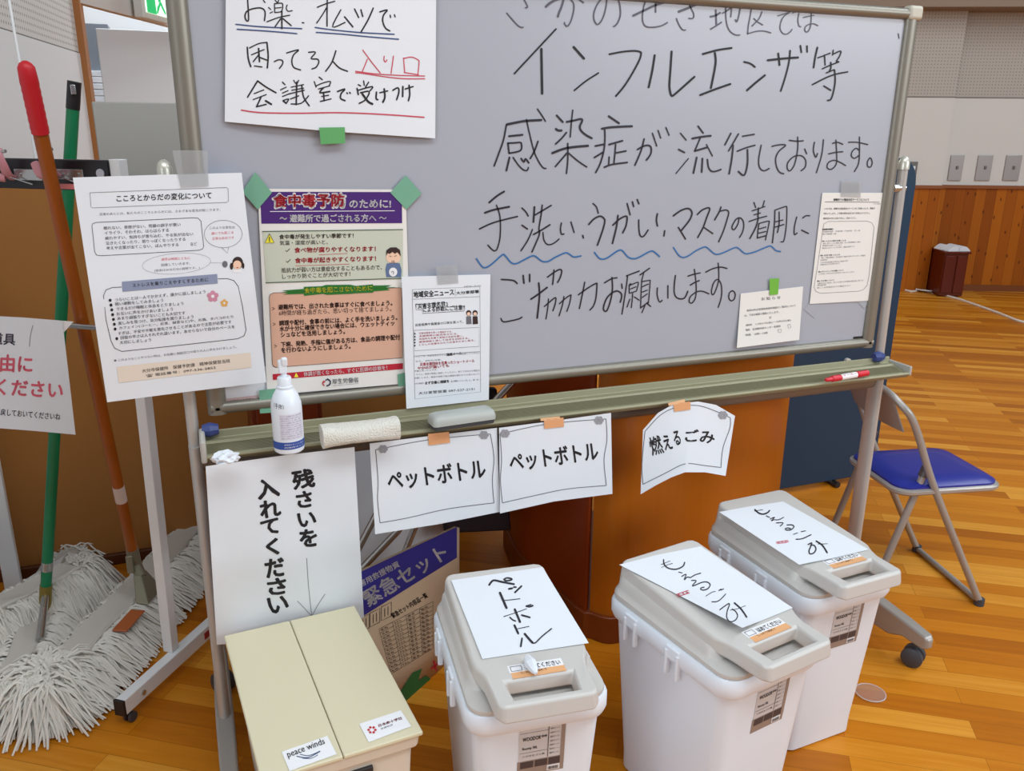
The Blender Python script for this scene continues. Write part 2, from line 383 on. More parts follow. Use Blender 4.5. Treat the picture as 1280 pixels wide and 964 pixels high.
# left side: room wall, opening, header, far room
A = onY((113, 165), 3.6); LDa = math.radians(82); LD = Vector((math.cos(LDa), math.sin(LDa), 0)); LN = Vector((LD.y, -LD.x, 0))
zk = onP((110, 70), A, LN).z
def lbox(name, m, x0, x1, y0, y1, z0, z1, ang=LDa):
    mb = MB(); mb.box(((x0 + x1) / 2, (y0 + y1) / 2, (z0 + z1) / 2), (x1 - x0, y1 - y0, z1 - z0))
    return struct(mb.build(name, m, None, loc=Vector((A.x, A.y, 0)), rotz=ang))
m_wl = mat('wall_left_paint', rgb(216, 221, 225), 0.85)
lbox('wall_left', m_wl, -5, 0, 0, 0.1, 0, zk)
lbox('wall_left_upper', dots_mat('acoustic_board_left', rgb(206, 207, 206), rgb(150, 152, 152), 0.03), -5, 0, 0.004, 0.1, zk + 0.006, 4.2)
lbox('trim_6', MATS['seam'], -5, 0, 0.006, 0.1, zk, zk + 0.006)
lbox('trim_7', mat('door_frame_wood', rgb(158, 100, 48), 0.45), 0.0, 0.075, -0.03, 0.10, 0, 4.2)
OA = math.radians(66); OD = Vector((math.cos(OA), math.sin(OA), 0)); ON = Vector((OD.y, -OD.x, 0))
zo = onP((113, 8), A, ON).z
lbox('wall_back_header', mat('header_grey', rgb(196, 192, 188), 0.8), 0.04, 3.5, 0, 0.03, zo, zo + 1.5, OA)
lbox('trim_8', MATS['header_grey'], 0.04, 3.5, -0.02, 0.0, zo, zo + 0.12, OA)
mb = MB(); mb.box((0.6, 7.2, 2.0), (7, 0.1, 4.0)); struct(mb.build('wall_back', m_wl))
# white panel standing in the far room
pa, pb, pc = onY((131, 125), 5.6), onY((128, 36), 5.6), onY((225, 36), 5.6)
mb = MB(); mb.box(((pa.x + pc.x) / 2 + 0.3, 5.6, pb.z / 2), (pc.x - pa.x + 0.6, 0.06, pb.z)); o = mb.build('partition_board', mat('panel_white', rgb(222, 226, 230), 0.6), bevel=0.006)
tag(o, 'white board standing in the bright room beyond the opening', 'partition')
sa = onY((117, 80), 6.2); sb = onY((131, 30), 6.2)
e = thing('bookshelf', 'narrow dark shelf with papers seen through the opening beside the white board', 'shelf', (0, 0, 0))
x0, x1 = sa.x - 0.15, sb.x + 0.02
mb = MB(); mb.box(((x0 + x1) / 2, 6.35, sb.z / 2), (x1 - x0, 0.3, sb.z)); mb.build('cabinet', mat('shelf_grey', rgb(120, 128, 138), 0.6), e, bevel=0.005)
for k in range(5):
    z = onY((125, 92 + 8 * k), 6.15).z
    mb = MB(); mb.box(((x0 + x1) / 2, 6.18, z), (x1 - x0, 0.04, 0.045)); mb.build('paper_stack', PAPER, e, bevel=0.004)
# exit sign
p0 = onP((195, 7), A + ON * 0.1, ON)
e = thing('exit_sign', 'green and white emergency exit sign with running figure under the header', 'sign', p0, OA)
mb = MB(); mb.box((0, 0.03, 0.04), (0.36, 0.06, 0.26)); mb.build('housing', mat('sign_housing', rgb(205, 205, 200), 0.5), e, bevel=0.006)
mb = MB(); mb.box((0, -0.004, 0.045), (0.29, 0.008, 0.20)); sf = mb.build('sign_face', mat('sign_white', rgb(225, 245, 232), 0.5, emit=0.9), e)
gs = mat('sign_green', rgb(20, 170, 95), 0.5, emit=0.8)
mb = MB()
def sg(pts): mb.add([(x, -0.0095, z) for x, z in pts], [tuple(range(len(pts)))])
sg([(-0.145, -0.055), (-0.02, -0.055), (-0.035, 0.145), (-0.145, 0.145)])
mb.add([(0.02 + 0.017 * math.cos(q * 0.6), -0.0095, 0.115 + 0.017 * math.sin(q * 0.6)) for q in range(10)], [tuple(range(10))])
sg([(0.0, 0.09), (0.035, 0.095), (0.055, 0.03), (0.02, 0.02)]); sg([(0.055, 0.03), (0.03, 0.02), (0.07, -0.02), (0.1, -0.045), (0.11, -0.03)])
sg([(0.03, 0.025), (0.02, 0.01), (-0.005, -0.01), (-0.02, -0.045), (-0.005, -0.05), (0.02, -0.02), (0.045, 0.01)]); sg([(0.035, 0.09), (0.07, 0.06), (0.1, 0.075), (0.098, 0.085), (0.07, 0.075), (0.04, 0.098)])
flatmesh(mb, 'running_figure', gs, sf)
# grey partition and tan panel behind the mops
pl, pr = onY((114, 127), 1.35), onY((300, 125), 1.35)
mb = MB(); mb.box(((pl.x + pr.x) / 2, 1.37, pl.z / 2), (pr.x - pl.x, 0.03, pl.z)); o = mb.build('partition_board', mat('partition_grey', rgb(168, 167, 162), 0.6), bevel=0.004)
tag(o, 'plain grey partition board standing behind the tan panel on the left', 'partition')
m_tan = wood('tan_veneer', [rgb(164, 110, 54), rgb(170, 116, 58), rgb(176, 122, 64)], 90, 2.0, 0.9, rough=0.5, vertical=True, mortar=0.0, grain=0.5)
e = thing('wooden_partition', 'wide tan wooden panel standing behind the mop rack', 'partition', (0, 1.17, 0))
mb = MB(); mb.box((-0.55, 0.015, 0.66), (3.1, 0.03, 1.32)); mb.build('board', m_tan, e, bevel=0.004)
mb = MB(); mb.box((-0.55, -0.01, 0.02), (3.1, 0.02, 0.04)); mb.build('foot_rail', mat('brown_rail', rgb(90, 45, 18), 0.5), e, bevel=0.003)
# curved podium
PL = [onZ(p, 0.09) for p in ((723, 758), (737, 763), (772, 769))]
foot = [(0.99, 0.80), (0.965, 0.62), (0.975, 0.48)] + [(p.x, p.y) for p in PL] + [(1.30, 0.165), (1.45, 0.15), (1.60, 0.165), (1.72, 0.21), (1.765, 0.28), (1.76, 0.5), (1.72, 0.80)]
seam = 4
fp = smooth_pts(foot, 5); ks = seam * 5
e = thing('wooden_podium', 'orange-brown wooden podium with curved front behind the whiteboard', 'podium', (0, 0, 0))
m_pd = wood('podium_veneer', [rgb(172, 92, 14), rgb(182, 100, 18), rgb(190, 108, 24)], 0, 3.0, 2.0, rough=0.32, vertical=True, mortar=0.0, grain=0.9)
m_pd2 = wood('podium_veneer_shade', [rgb(126, 46, 12), rgb(138, 54, 14), rgb(148, 62, 18)], 0, 3.0, 2.0, rough=0.32, vertical=True, mortar=0.0, grain=0.9)  # darker, redder copy of the veneer: the side panel's shade is in its colour
def shell(pts, z0, z1, cen, th):
    mb = MB(); inn = [(p[0] + (cen[0] - p[0]) * th, p[1] + (cen[1] - p[1]) * th) for p in pts]
    mb.prism(pts + inn[::-1], z0, z1); return mb
cen = (1.38, 0.62)
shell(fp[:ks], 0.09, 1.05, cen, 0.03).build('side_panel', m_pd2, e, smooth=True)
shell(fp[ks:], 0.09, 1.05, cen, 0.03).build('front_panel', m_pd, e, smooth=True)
pf = [(p[0] + (p[0] - cen[0]) * 0.02, p[1] + (p[1] - cen[1]) * 0.03) for p in fp]
mb = MB(); mb.prism(pf, 0.0, 0.09); mb.build('plinth', mat('podium_base', rgb(118, 52, 14), 0.4), e, bevel=0.004)
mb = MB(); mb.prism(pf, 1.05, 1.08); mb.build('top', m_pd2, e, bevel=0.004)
# dark blue panel behind the board's right side
e = thing('folding_table', 'dark navy blue upright table top standing behind the whiteboard', 'table', (0, 0, 0))
mb = MB(); xr = 2.765; xl = 1.3; TY = 0.83
def rr2(x0, x1, z0, z1, r, n=6):
    return [(p.x, p.y) for p in rrect((x1 - x0) / 2, (z1 - z0) / 2, r, 0, n, (x0 + x1) / 2, (z0 + z1) / 2)]
def plate_y(mb, poly, y0, y1): mb.loft([[Vector((p[0], y0, p[1])) for p in poly], [Vector((p[0], y1, p[1])) for p in poly]])
plate_y(mb, rr2(xl + 0.6, xr, 0.03, 1.40, 0.10), TY, TY + 0.02); mb.build('top', mat('navy_board', rgb(6, 50, 78), 0.45), e, bevel=0.003)
mb = MB(); plate_y(mb, rr2(xl + 0.62, xr - 0.02, 0.06, 1.37, 0.10), TY + 0.022, TY + 0.045); mb.build('frame', mat('navy_frame', rgb(20, 30, 60), 0.4), e, bevel=0.003)
for x in (2.05, 2.55):
    mb = MB(); mb.tube([(x, TY - 0.02, 0.014), (x, TY + 0.25, 0.014)], 0.014); mb.tube([(x, TY + 0.06, 0.014), (x, TY + 0.06, 0.3)], 0.012); mb.build('leg', BLACKP, e, smooth=True)
mb = MB(); q = onY((1058, 452), TY); mb.lathe((0, 0, 0), [(0.0, 0), (0.016, 0), (0.016, 0.012), (0.0, 0.014)], 14)
o = mb.build('latch_knob', mat('knob_grey', rgb(200, 195, 185), 0.5), e, smooth=True); o.location = q; o.rotation_euler = (math.pi / 2, 0, 0)
# reddish-brown cabinet, seen in the gap left
e = thing('wooden_cabinet', 'reddish-brown wooden cabinet seen through the gap below the board, left', 'cabinet', (0, 0, 0))
xa, xb = onY((312, 500), 0.8).x, onY((402, 500), 0.8).x
mb = MB(); mb.box(((xa + xb) / 2, 0.93, 0.46), (xb - xa, 0.26, 0.92)); mb.build('body', wood('cabinet_veneer', [rgb(110, 42, 14), rgb(128, 52, 18)], 0, 3, 2, vertical=True, mortar=0), e, bevel=0.004)
mb = MB(); mb.box(((xa + xb) / 2, 0.795, 0.46), (xb - xa - 0.03, 0.012, 0.84)); mb.build('door', MATS.get('x') or bpy.data.materials['cabinet_veneer'], e, bevel=0.003)
mb = MB(); mb.box(((xa + xb) / 2, 0.93, 0.93), (xb - xa + 0.02, 0.30, 0.02)); mb.build('top', MATS['podium_base'], e, bevel=0.003)
# low cabinet, phone, bucket and cable by the far wall
ca, cb = rloc((1176, 360), 0.4), rloc((1206, 360), 0.4)
e = thing('low_cabinet', 'low dark red-brown cabinet standing against the far pine wall', 'cabinet', RA + RD * ((ca[0] + cb[0]) / 2) + RN * 0.22, RZ)
w = cb[0] - ca[0]; h = onP((1185, 316), RA + RN * 0.45, RN).z
mr = wood('redwood', [rgb(88, 26, 10), rgb(104, 34, 14)], 0, 3, 2, vertical=True, mortar=0)
mb = MB(); mb.box((0, 0, h / 2), (w, 0.3, h - 0.02)); mb.build('body', mr, e, bevel=0.004)
mb = MB(); mb.box((0, 0, h - 0.008), (w + 0.03, 0.34, 0.018)); mb.build('top', mr, e, bevel=0.003)
for s in (-1, 1):
    mb = MB(); mb.box((s * w / 4, -0.155, h / 2), (w / 2 - 0.02, 0.014, h - 0.08)); mb.build('door', mr, e, bevel=0.003)
b0 = RA + RD * ((ca[0] + cb[0]) / 2) + RN * 0.25
e = thing('open_book', 'white open booklet lying on the low dark cabinet', 'book', b0 + Vector((0, 0, h)), RZ + 0.2)
for s in (-1, 1):
    mb = MB(); n = 8
    mb.loft([[Vector((s * (0.002 + 0.11 * t), -0.11, 0.002)), Vector((s * (0.002 + 0.11 * t), 0.11, 0.002)), Vector((s * (0.002 + 0.11 * t), 0.11, 0.008 + 0.04 * math.sin(math.pi * (0.15 + 0.85 * t)))), Vector((s * (0.002 + 0.11 * t), -0.11, 0.008 + 0.04 * math.sin(math.pi * (0.15 + 0.85 * t))))] for t in (k / n for k in range(n + 1))])
    mb.build('page_block', PAPER, e, smooth=True)
e = thing('bucket', 'small blue plastic bucket on the floor beside the low cabinet', 'bucket', onZ((1166, 363), 0.0))
mb = MB(); mb.lathe((0, 0, 0), [(0.0, 0), (0.045, 0), (0.06, 0.12), (0.066, 0.12), (0.066, 0.135), (0.056, 0.135), (0.042, 0.01), (0, 0.01)], 20); mb.build('body', mat('blue_plastic', rgb(30, 50, 150), 0.4), e, smooth=True)
mb = MB(); mb.tube([(0.064 * math.cos(a), 0.02 + 0.0, 0.125 - 0.07 * math.sin(a)) if False else (0.066 * math.cos(a), -0.05 * math.sin(a), 0.12 - 0.06 * math.sin(a)) for a in [math.pi * k / 10 for k in range(11)]], 0.003, 6); mb.build('handle', STEEL, e, smooth=True)
cp = [(1112, 361), (1128, 362), (1140, 364.5), (1152, 362), (1158, 364), (1168, 366), (1180, 369), (1200, 374.5), (1225, 383), (1250, 392), (1276, 402), (1300, 404)]
mb = MB(); mb.tube([onZ(p, 0.008) for p in smooth_pts(cp, 4)], 0.011, 6); o = mb.build('cable', mat('cable_white', rgb(225, 215, 205), 0.5), smooth=True)
tag(o, 'white cable running across the floor along the far wall', 'cable')
mb = MB()
for k in range(5):
    c = onZ((1152 + 5 * k, 363 + k * 0.6), 0.014); mb.box(c, (0.1, 0.06, 0.012), Matrix.Rotation(0.5 * k, 3, 'Z') @ Matrix.Rotation(0.25, 3, 'Y'))
o = mb.build('crumpled_paper', PAPER, bevel=0.004); tag(o, 'crumpled white paper scraps on the floor in front of the blue bucket', 'paper')
# ------------------------------------------------------------------ whiteboard stand
BW = 1.826; BZ0 = 0.90; BZ1 = 1.805
wb = thing('whiteboard', 'large wheeled whiteboard with handwritten Japanese notice', 'whiteboard', (0, 0, 0))
m_board = mat('board_enamel', rgb(168, 172, 183), 0.30, noise=0.015, nscale=3)
mb = MB(); mb.box((BW / 2, 0.01, (BZ0 + BZ1) / 2), (BW - 0.03, 0.02, BZ1 - BZ0 - 0.03)); mb.build('writing_surface', m_board, wb)
mb = MB(); fw = 0.019
for a, b in (((fw, 0, BZ0), (fw, 0, BZ1)), ((BW - fw, 0, BZ0), (BW - fw, 0, BZ1))):
    mb.tube([a, b], 0.02, 14, flat=(0.020, 0.014), ref=(1, 0, 0))
for z in (BZ0 + 0.014, BZ1 - 0.014):
    mb.tube([(0.006, 0, z), (BW - 0.006, 0, z)], 0.02, 14, flat=(0.014, 0.014), ref=(0, 0, 1))
mb.build('frame', ALUD, wb, smooth=True)
for x in (0.016, BW - 0.016):
    for z in (BZ1 - 0.012,):
        mb = MB(); mb.box((x, 0.0, z), (0.045, 0.034, 0.036)); mb.build('corner_cap', mat('cap_beige', rgb(190, 186, 172), 0.5), wb, bevel=0.009, seg=3)
XP = (-0.035, 1.862)
for x in XP:
    xu = x - (0.010 if x > 0 else 0)
    mb = MB(); mb.tube([(x, 0, 0.10), (x, 0, 0.835)], 0.02, 18, flat=(0.0135, 0.026), ref=(1, 0, 0)); mb.tube([(x, 0, 0.80), (xu, 0, 1.41)], 0.02, 18, flat=(0.0125, 0.0135), ref=(1, 0, 0)); mb.build('post', ALU, wb, smooth=True)
    mb = MB(); mb.tube([(xu, 0, 1.40), (xu, 0, 1.418), (xu, 0, 1.43), (xu, 0, 1.436)], [0.0155, 0.015, 0.011, 0.003], 16, flat=None, ref=(1, 0, 0)); mb.build('post_cap', mat('cap_silver', rgb(205, 203, 190), 0.3, 0.4), wb, smooth=True)
    mb = MB(); mb.tube([(x, 0, 0.05), (x, 0, 0.125)], 0.02, 18, flat=(0.0165, 0.031), ref=(1, 0, 0)); mb.build('post_sleeve', GREYP, wb, smooth=True)
    # T leg tapering to both ends
    mb = MB(); rg = []
    for y, hw, zb, zt_ in ((-0.335, 0.010, 0.085, 0.112), (-0.322, 0.016, 0.078, 0.122), (-0.25, 0.019, 0.078, 0.128), (-0.2, 0.019, 0.055, 0.131), (-0.05, 0.021, 0.05, 0.140), (0.05, 0.021, 0.05, 0.140), (0.2, 0.019, 0.055, 0.131), (0.25, 0.019, 0.078, 0.128), (0.322, 0.016, 0.078, 0.122), (0.335, 0.010, 0.085, 0.112)):
        rg.append([Vector((x - hw, y, zb)), Vector((x + hw, y, zb)), Vector((x + hw, y, zt_)), Vector((x - hw, y, zt_))])
    mb.loft(rg); mb.build('leg', GREYP, wb, bevel=0.005)
    for y in (-0.285, 0.285):
        mb = MB()
        for s in (-1, 1):
            M = Matrix.Rotation(0.5, 3, 'Z')
            mb.tube([Vector((x, y, 0.031)) + M @ Vector((s * d, 0, 0)) for d in (0.003, 0.006, 0.020, 0.024)], [0.024, 0.030, 0.030, 0.024], 24)
        mb.tube([(x, y, 0.03), (x, y, 0.085)], 0.008, 8); c = mb.build('caster', DGREY, wb, smooth=True)
    kx = x + (0.03 if x < 0 else -0.03)
    mb = MB(); mb.tube([(kx - 0.012, -0.02, 0.872), (kx + 0.004, -0.02, 0.872), (kx + 0.022, -0.02, 0.872)], [0.012, 0.017, 0.011], 9); mb.build('lock_knob', mat('knob_blue', rgb(58, 72, 130), 0.4), wb)
    mb = MB(); mb.tube([(x, 0.0, 1.35), (x + (0.04 if x < 0 else -0.04), 0.0, 1.35)], 0.012, 10); mb.build('pivot', STEEL, wb, smooth=True)
# tray and rail
mb = MB(); prof = [(-0.010, 0.826), (-0.010, 0.868), (-0.016, 0.868), (-0.019, 0.852), (-0.034, 0.850), (-0.036, 0.853), (-0.040, 0.853), (-0.042, 0.848), (-0.085, 0.840), (-0.095, 0.842), (-0.098, 0.836), (-0.090, 0.826)]
mb.loft([[Vector((x, y, z)) for y, z in prof] for x in (-0.02, 1.885)]); mb.build('tray', mat('tray_olive', rgb(146, 143, 116), 0.5, 0.25), wb, bevel=0.0015)
mb = MB()
for k in range(9):
    y = -0.046 - 0.0045 * k; mb.box((0.93, y, 0.848 - (y + 0.042) * -0.186 * 1.0 - 0.0 + 0.0008), (1.88, 0.0016, 0.0016))
mb.build('tray_ribs', mat('tray_rib', rgb(128, 124, 98), 0.5, 0.25), wb)
mb = MB(); mb.box((-0.018, -0.055, 0.85), (0.012, 0.09, 0.05)); mb.build('tray_end_cap', mat('cap_grey', rgb(178, 176, 170), 0.5), wb, bevel=0.004)
mb = MB(); mb.box((1.888, -0.055, 0.845), (0.008, 0.085, 0.028)); mb.build('tray_end_cap', MATS['cap_grey'], wb, bevel=0.003)
mb = MB(); mb.tube([(-0.03, 0.0, 0.798), (1.86, 0.0, 0.798)], 0.02, 12, flat=(0.026, 0.014), ref=(0, 0, 1)); mb.build('cross_rail', mat('rail_brown_grey', rgb(128, 118, 108), 0.45, 0.3), wb, smooth=True)
# --- handwriting on the board
bs = Sheet([(180, -60), (1160, -60)], [(250, 520), (1095, 430)], (0, -0.0004, 0), YN)
TOP = [  # faded top line
 (600, 0, 8, [[1.6, (425, -30), (450, 10), (470, 50), (475, 72), (455, 76)], [1.6, (268, 130), (320, 190), (375, 250), (410, 272), (432, 272)],
  [3, (660, 65), (700, 30), (760, -2), (810, -15)], [2.6, (850, -60), (835, 0), (815, 70), (790, 130), (780, 165)], [1.8, (835, -20), (895, -15), (915, 0), (938, 40), (938, 100), (920, 180), (895, 240), (870, 262), (848, 240), (845, 225)], [2, (985, -12), (1000, 0), (1035, 25)]]),
 (740, 0, 8, [[1.8, (120, -35), (85, 0), (45, 60), (20, 130), (20, 190), (40, 235), (60, 243), (90, 215), (120, 150), (140, 70), (148, 0), (145, -30)], [1.9, (140, -40), (220, -45), (262, -5), (280, 60), (285, 140), (270, 200), (245, 245), (218, 265)],
  [2.8, (415, 155), (520, 105), (640, 50), (760, 15)], [2, (640, -30), (637, 60), (637, 120)], [1.7, (545, -40), (540, 0), (515, 80), (505, 180), (520, 245), (560, 270), (630, 270), (700, 255), (755, 225)],
  [2.6, (870, 15), (940, 10), (1020, 5)], [3, (870, 115), (950, 85), (1045, 45)], [1.6, (940, -30), (955, 0), (985, 70), (1015, 130), (1018, 170), (1000, 185), (970, 183)], [1.6, (845, 185), (870, 245), (905, 295), (937, 300)]]),
 (880, 0, 6.4, [[2.4, (55, 132), (90, 125), (130, 102)], [2, (95, 80), (100, 195)], [1.8, (55, 232), (100, 205), (140, 178)], [1.7, (150, 105), (200, 75), (260, 25), (283, 20), (290, 40), (285, 100), (265, 172), (253, 158)], [1.6, (225, 40), (215, 135)], [1.6, (178, 20), (175, 120), (185, 200), (210, 250), (250, 278), (287, 280)],
  [2, (385, 40), (440, 30), (500, 12)], [1.5, (385, 45), (370, 130), (355, 210), (350, 270)], [1.5, (350, 270), (420, 250), (480, 248), (535, 262)], [1.5, (465, 95), (440, 150), (385, 208)], [1.5, (400, 148), (430, 175), (470, 198)],
  [1.4, (590, 127), (630, 115), (690, 97), (640, 130), (615, 180), (610, 230), (630, 265), (660, 273), (690, 255), (705, 235)], [1.4, (705, 75), (712, 105)], [1.4, (730, 55), (728, 100)],
  [1.4, (760, 108), (752, 160), (760, 205), (775, 213)], [1.4, (795, 140), (840, 130), (880, 122)], [1.4, (860, 88), (858, 160), (850, 220), (828, 255), (808, 245), (812, 215), (840, 195), (880, 190), (912, 205)]])]
for X, Y, K, L in TOP: bs.strokes(L, 1.6, PENG, z=(X, Y, K), name='handwriting_heading')
INFL = [
 (600, 0, 8, [[2.1, (760, 290), (345, 735)], [3.1, (614, 490), (622, 935)], [3, (937, 470), (1040, 585)], [2, (945, 903), (1060, 810), (1185, 730)]]),
 (740, 0, 8, [[2.3, (175, 542), (300, 518), (420, 508), (480, 518), (492, 540), (470, 610), (400, 740), (320, 865), (240, 960)], [2.6, (628, 552), (605, 700), (568, 872)], [2.6, (797, 515), (785, 700), (775, 850), (785, 930), (800, 958), (825, 945), (900, 880), (1025, 768)]]),
 (860, 0, 4, [[2.6, (75, 270), (150, 250), (218, 240)], [2.6, (135, 265), (138, 320), (115, 440)], [2.6, (62, 475), (140, 445), (212, 420)]]),
 (880, 0, 6.4, [[2.3, (322, 495), (370, 508), (408, 535)], [2.6, (345, 722), (410, 665), (488, 602)], [2.8, (512, 482), (640, 468), (752, 460)], [2.4, (595, 428), (605, 520)], [2.1, (690, 405), (680, 500), (650, 620), (615, 728)], [2, (772, 365), (780, 418)], [2, (825, 368), (826, 415)],
  [2.2, (908, 380), (890, 460), (878, 540)], [1.7, (912, 462), (960, 445), (1010, 425)], [1.7, (965, 440), (970, 520)], [1.7, (1035, 402), (1030, 440)], [1.7, (1040, 430), (1095, 408), (1085, 450), (1060, 490), (1075, 492)], [1.7, (948, 550), (1010, 522), (1080, 495)], [2, (1015, 500), (1015, 545), (1000, 575)], [1.7, (980, 583), (1040, 558)], [1.9, (868, 677), (980, 620), (1060, 592), (1150, 575)], [2, (1045, 560), (1050, 650), (1035, 740), (1015, 795), (990, 803)], [1.9, (960, 688), (1015, 722)]])]
for X, Y, K, L in INFL: bs.strokes(L, 2.2, INK, z=(X, Y, K), name='handwriting_influenza')
KAN = [
 (600, 130, 8, [[1.8, (575, 50), (620, 115), (655, 172)], [3, (275, 203), (400, 178), (470, 168), (612, 160)], [2.1, (265, 205), (235, 360), (190, 490), (142, 620)], [1.8, (465, 155), (490, 270), (540, 470), (590, 580), (630, 635), (660, 645)], [2.2, (580, 375), (545, 470), (503, 545)], [2.5, (292, 322), (425, 308)], [2.1, (280, 390), (285, 440), (292, 492)], [2.1, (280, 392), (350, 388), (400, 385), (415, 400), (405, 465), (295, 492)], [2.4, (295, 535), (265, 665)], [1.8, (332, 535), (380, 605), (430, 655), (470, 665), (485, 635)], [2.2, (412, 545), (440, 580), (455, 548), (488, 588)],
  [2.6, (768, 115), (828, 180)], [2.8, (760, 250), (785, 265), (815, 265)], [2.1, (865, 285), (820, 340), (757, 400)], [1.8, (928, 62), (915, 180), (903, 330)], [2.6, (868, 178), (940, 165), (1010, 150), (1022, 170), (1000, 220), (1010, 265), (1060, 310), (1118, 342)], [3, (725, 490), (870, 440), (1080, 418)], [2, (878, 395), (878, 560), (865, 695)], [2.1, (870, 490), (755, 625)], [1.9, (885, 490), (980, 570), (1068, 630)]]),
 (740, 130, 8, [[2.6, (168, 122), (270, 192)], [2.8, (100, 247), (200, 232), (400, 222)], [2.1, (128, 255), (130, 340), (120, 460), (85, 590), (38, 685)], [2.4, (35, 420), (125, 402)], [2.2, (25, 535), (115, 480)], [2.4, (172, 405), (305, 368)], [2, (237, 405), (230, 490), (220, 590)], [2.2, (235, 490), (340, 470)], [1.9, (172, 530), (168, 605)], [2.2, (125, 632), (200, 605), (352, 585)],
  [2.2, (455, 455), (520, 420), (570, 415), (592, 440), (590, 490), (570, 530), (545, 560)], [2.1, (522, 350), (490, 470), (430, 612)], [1.7, (605, 292), (648, 420)], [1.7, (662, 265), (688, 340)], [1.7, (740, 235), (772, 312)],
  [1.7, (885, 292), (942, 360)], [2.2, (868, 455), (925, 485)], [1.4, (965, 545), (840, 695)], [2.1, (1062, 222), (1112, 290)], [2.6, (1005, 345), (1100, 328), (1188, 318)], [2, (1085, 335), (1030, 465)], [2.4, (1030, 470), (1148, 435)], [1.6, (1145, 405), (1205, 520)], [2.3, (1048, 535), (1015, 690)], [2.3, (1105, 545), (1098, 680)], [2, (1155, 555), (1165, 630), (1190, 668), (1230, 675), (1290, 655)]]),
 (880, 130, 5.333, [[2, (180, 195), (140, 272)], [1.9, (230, 200), (165, 312)], [2.2, (195, 275), (185, 370), (168, 465)], [1.9, (258, 215), (335, 202)], [1.9, (222, 315), (280, 292), (340, 275)], [2.2, (290, 305), (290, 400), (268, 475), (230, 450)],
  [1.7, (382, 275), (365, 370), (372, 425), (400, 445), (435, 430)], [1.7, (455, 282), (500, 272), (545, 275), (500, 315), (478, 365), (485, 420), (505, 455), (532, 465)],
  [1.7, (570, 242), (620, 248), (662, 245)], [1.6, (625, 220), (625, 300), (605, 400), (575, 445), (556, 430), (560, 390), (600, 350), (650, 345), (678, 375), (675, 420), (648, 445)], [1.6, (672, 300), (685, 332)],
  [1.6, (737, 255), (730, 310), (745, 355), (757, 330)], [1.5, (797, 238), (785, 340), (750, 458)],
  [1.6, (858, 262), (890, 255), (925, 268)], [1.6, (832, 332), (880, 322), (925, 318)], [1.5, (880, 240), (885, 330), (882, 400), (850, 435), (822, 425), (830, 390), (870, 375), (910, 390), (945, 410)],
  [1.5, (965, 255), (1020, 255), (1092, 270)], [1.5, (1037, 220), (1037, 330), (1030, 400), (1003, 450)], [1.5, (1037, 312), (1015, 295), (988, 318), (984, 348), (1005, 362), (1037, 340)],
  [1.5, (1105, 360), (1090, 385), (1092, 415), (1110, 420), (1122, 395), (1115, 365), (1105, 360)]])]
for X, Y, K, L in KAN: bs.strokes(L, 2, PEN, z=(X, Y, K), name='handwriting_infection')
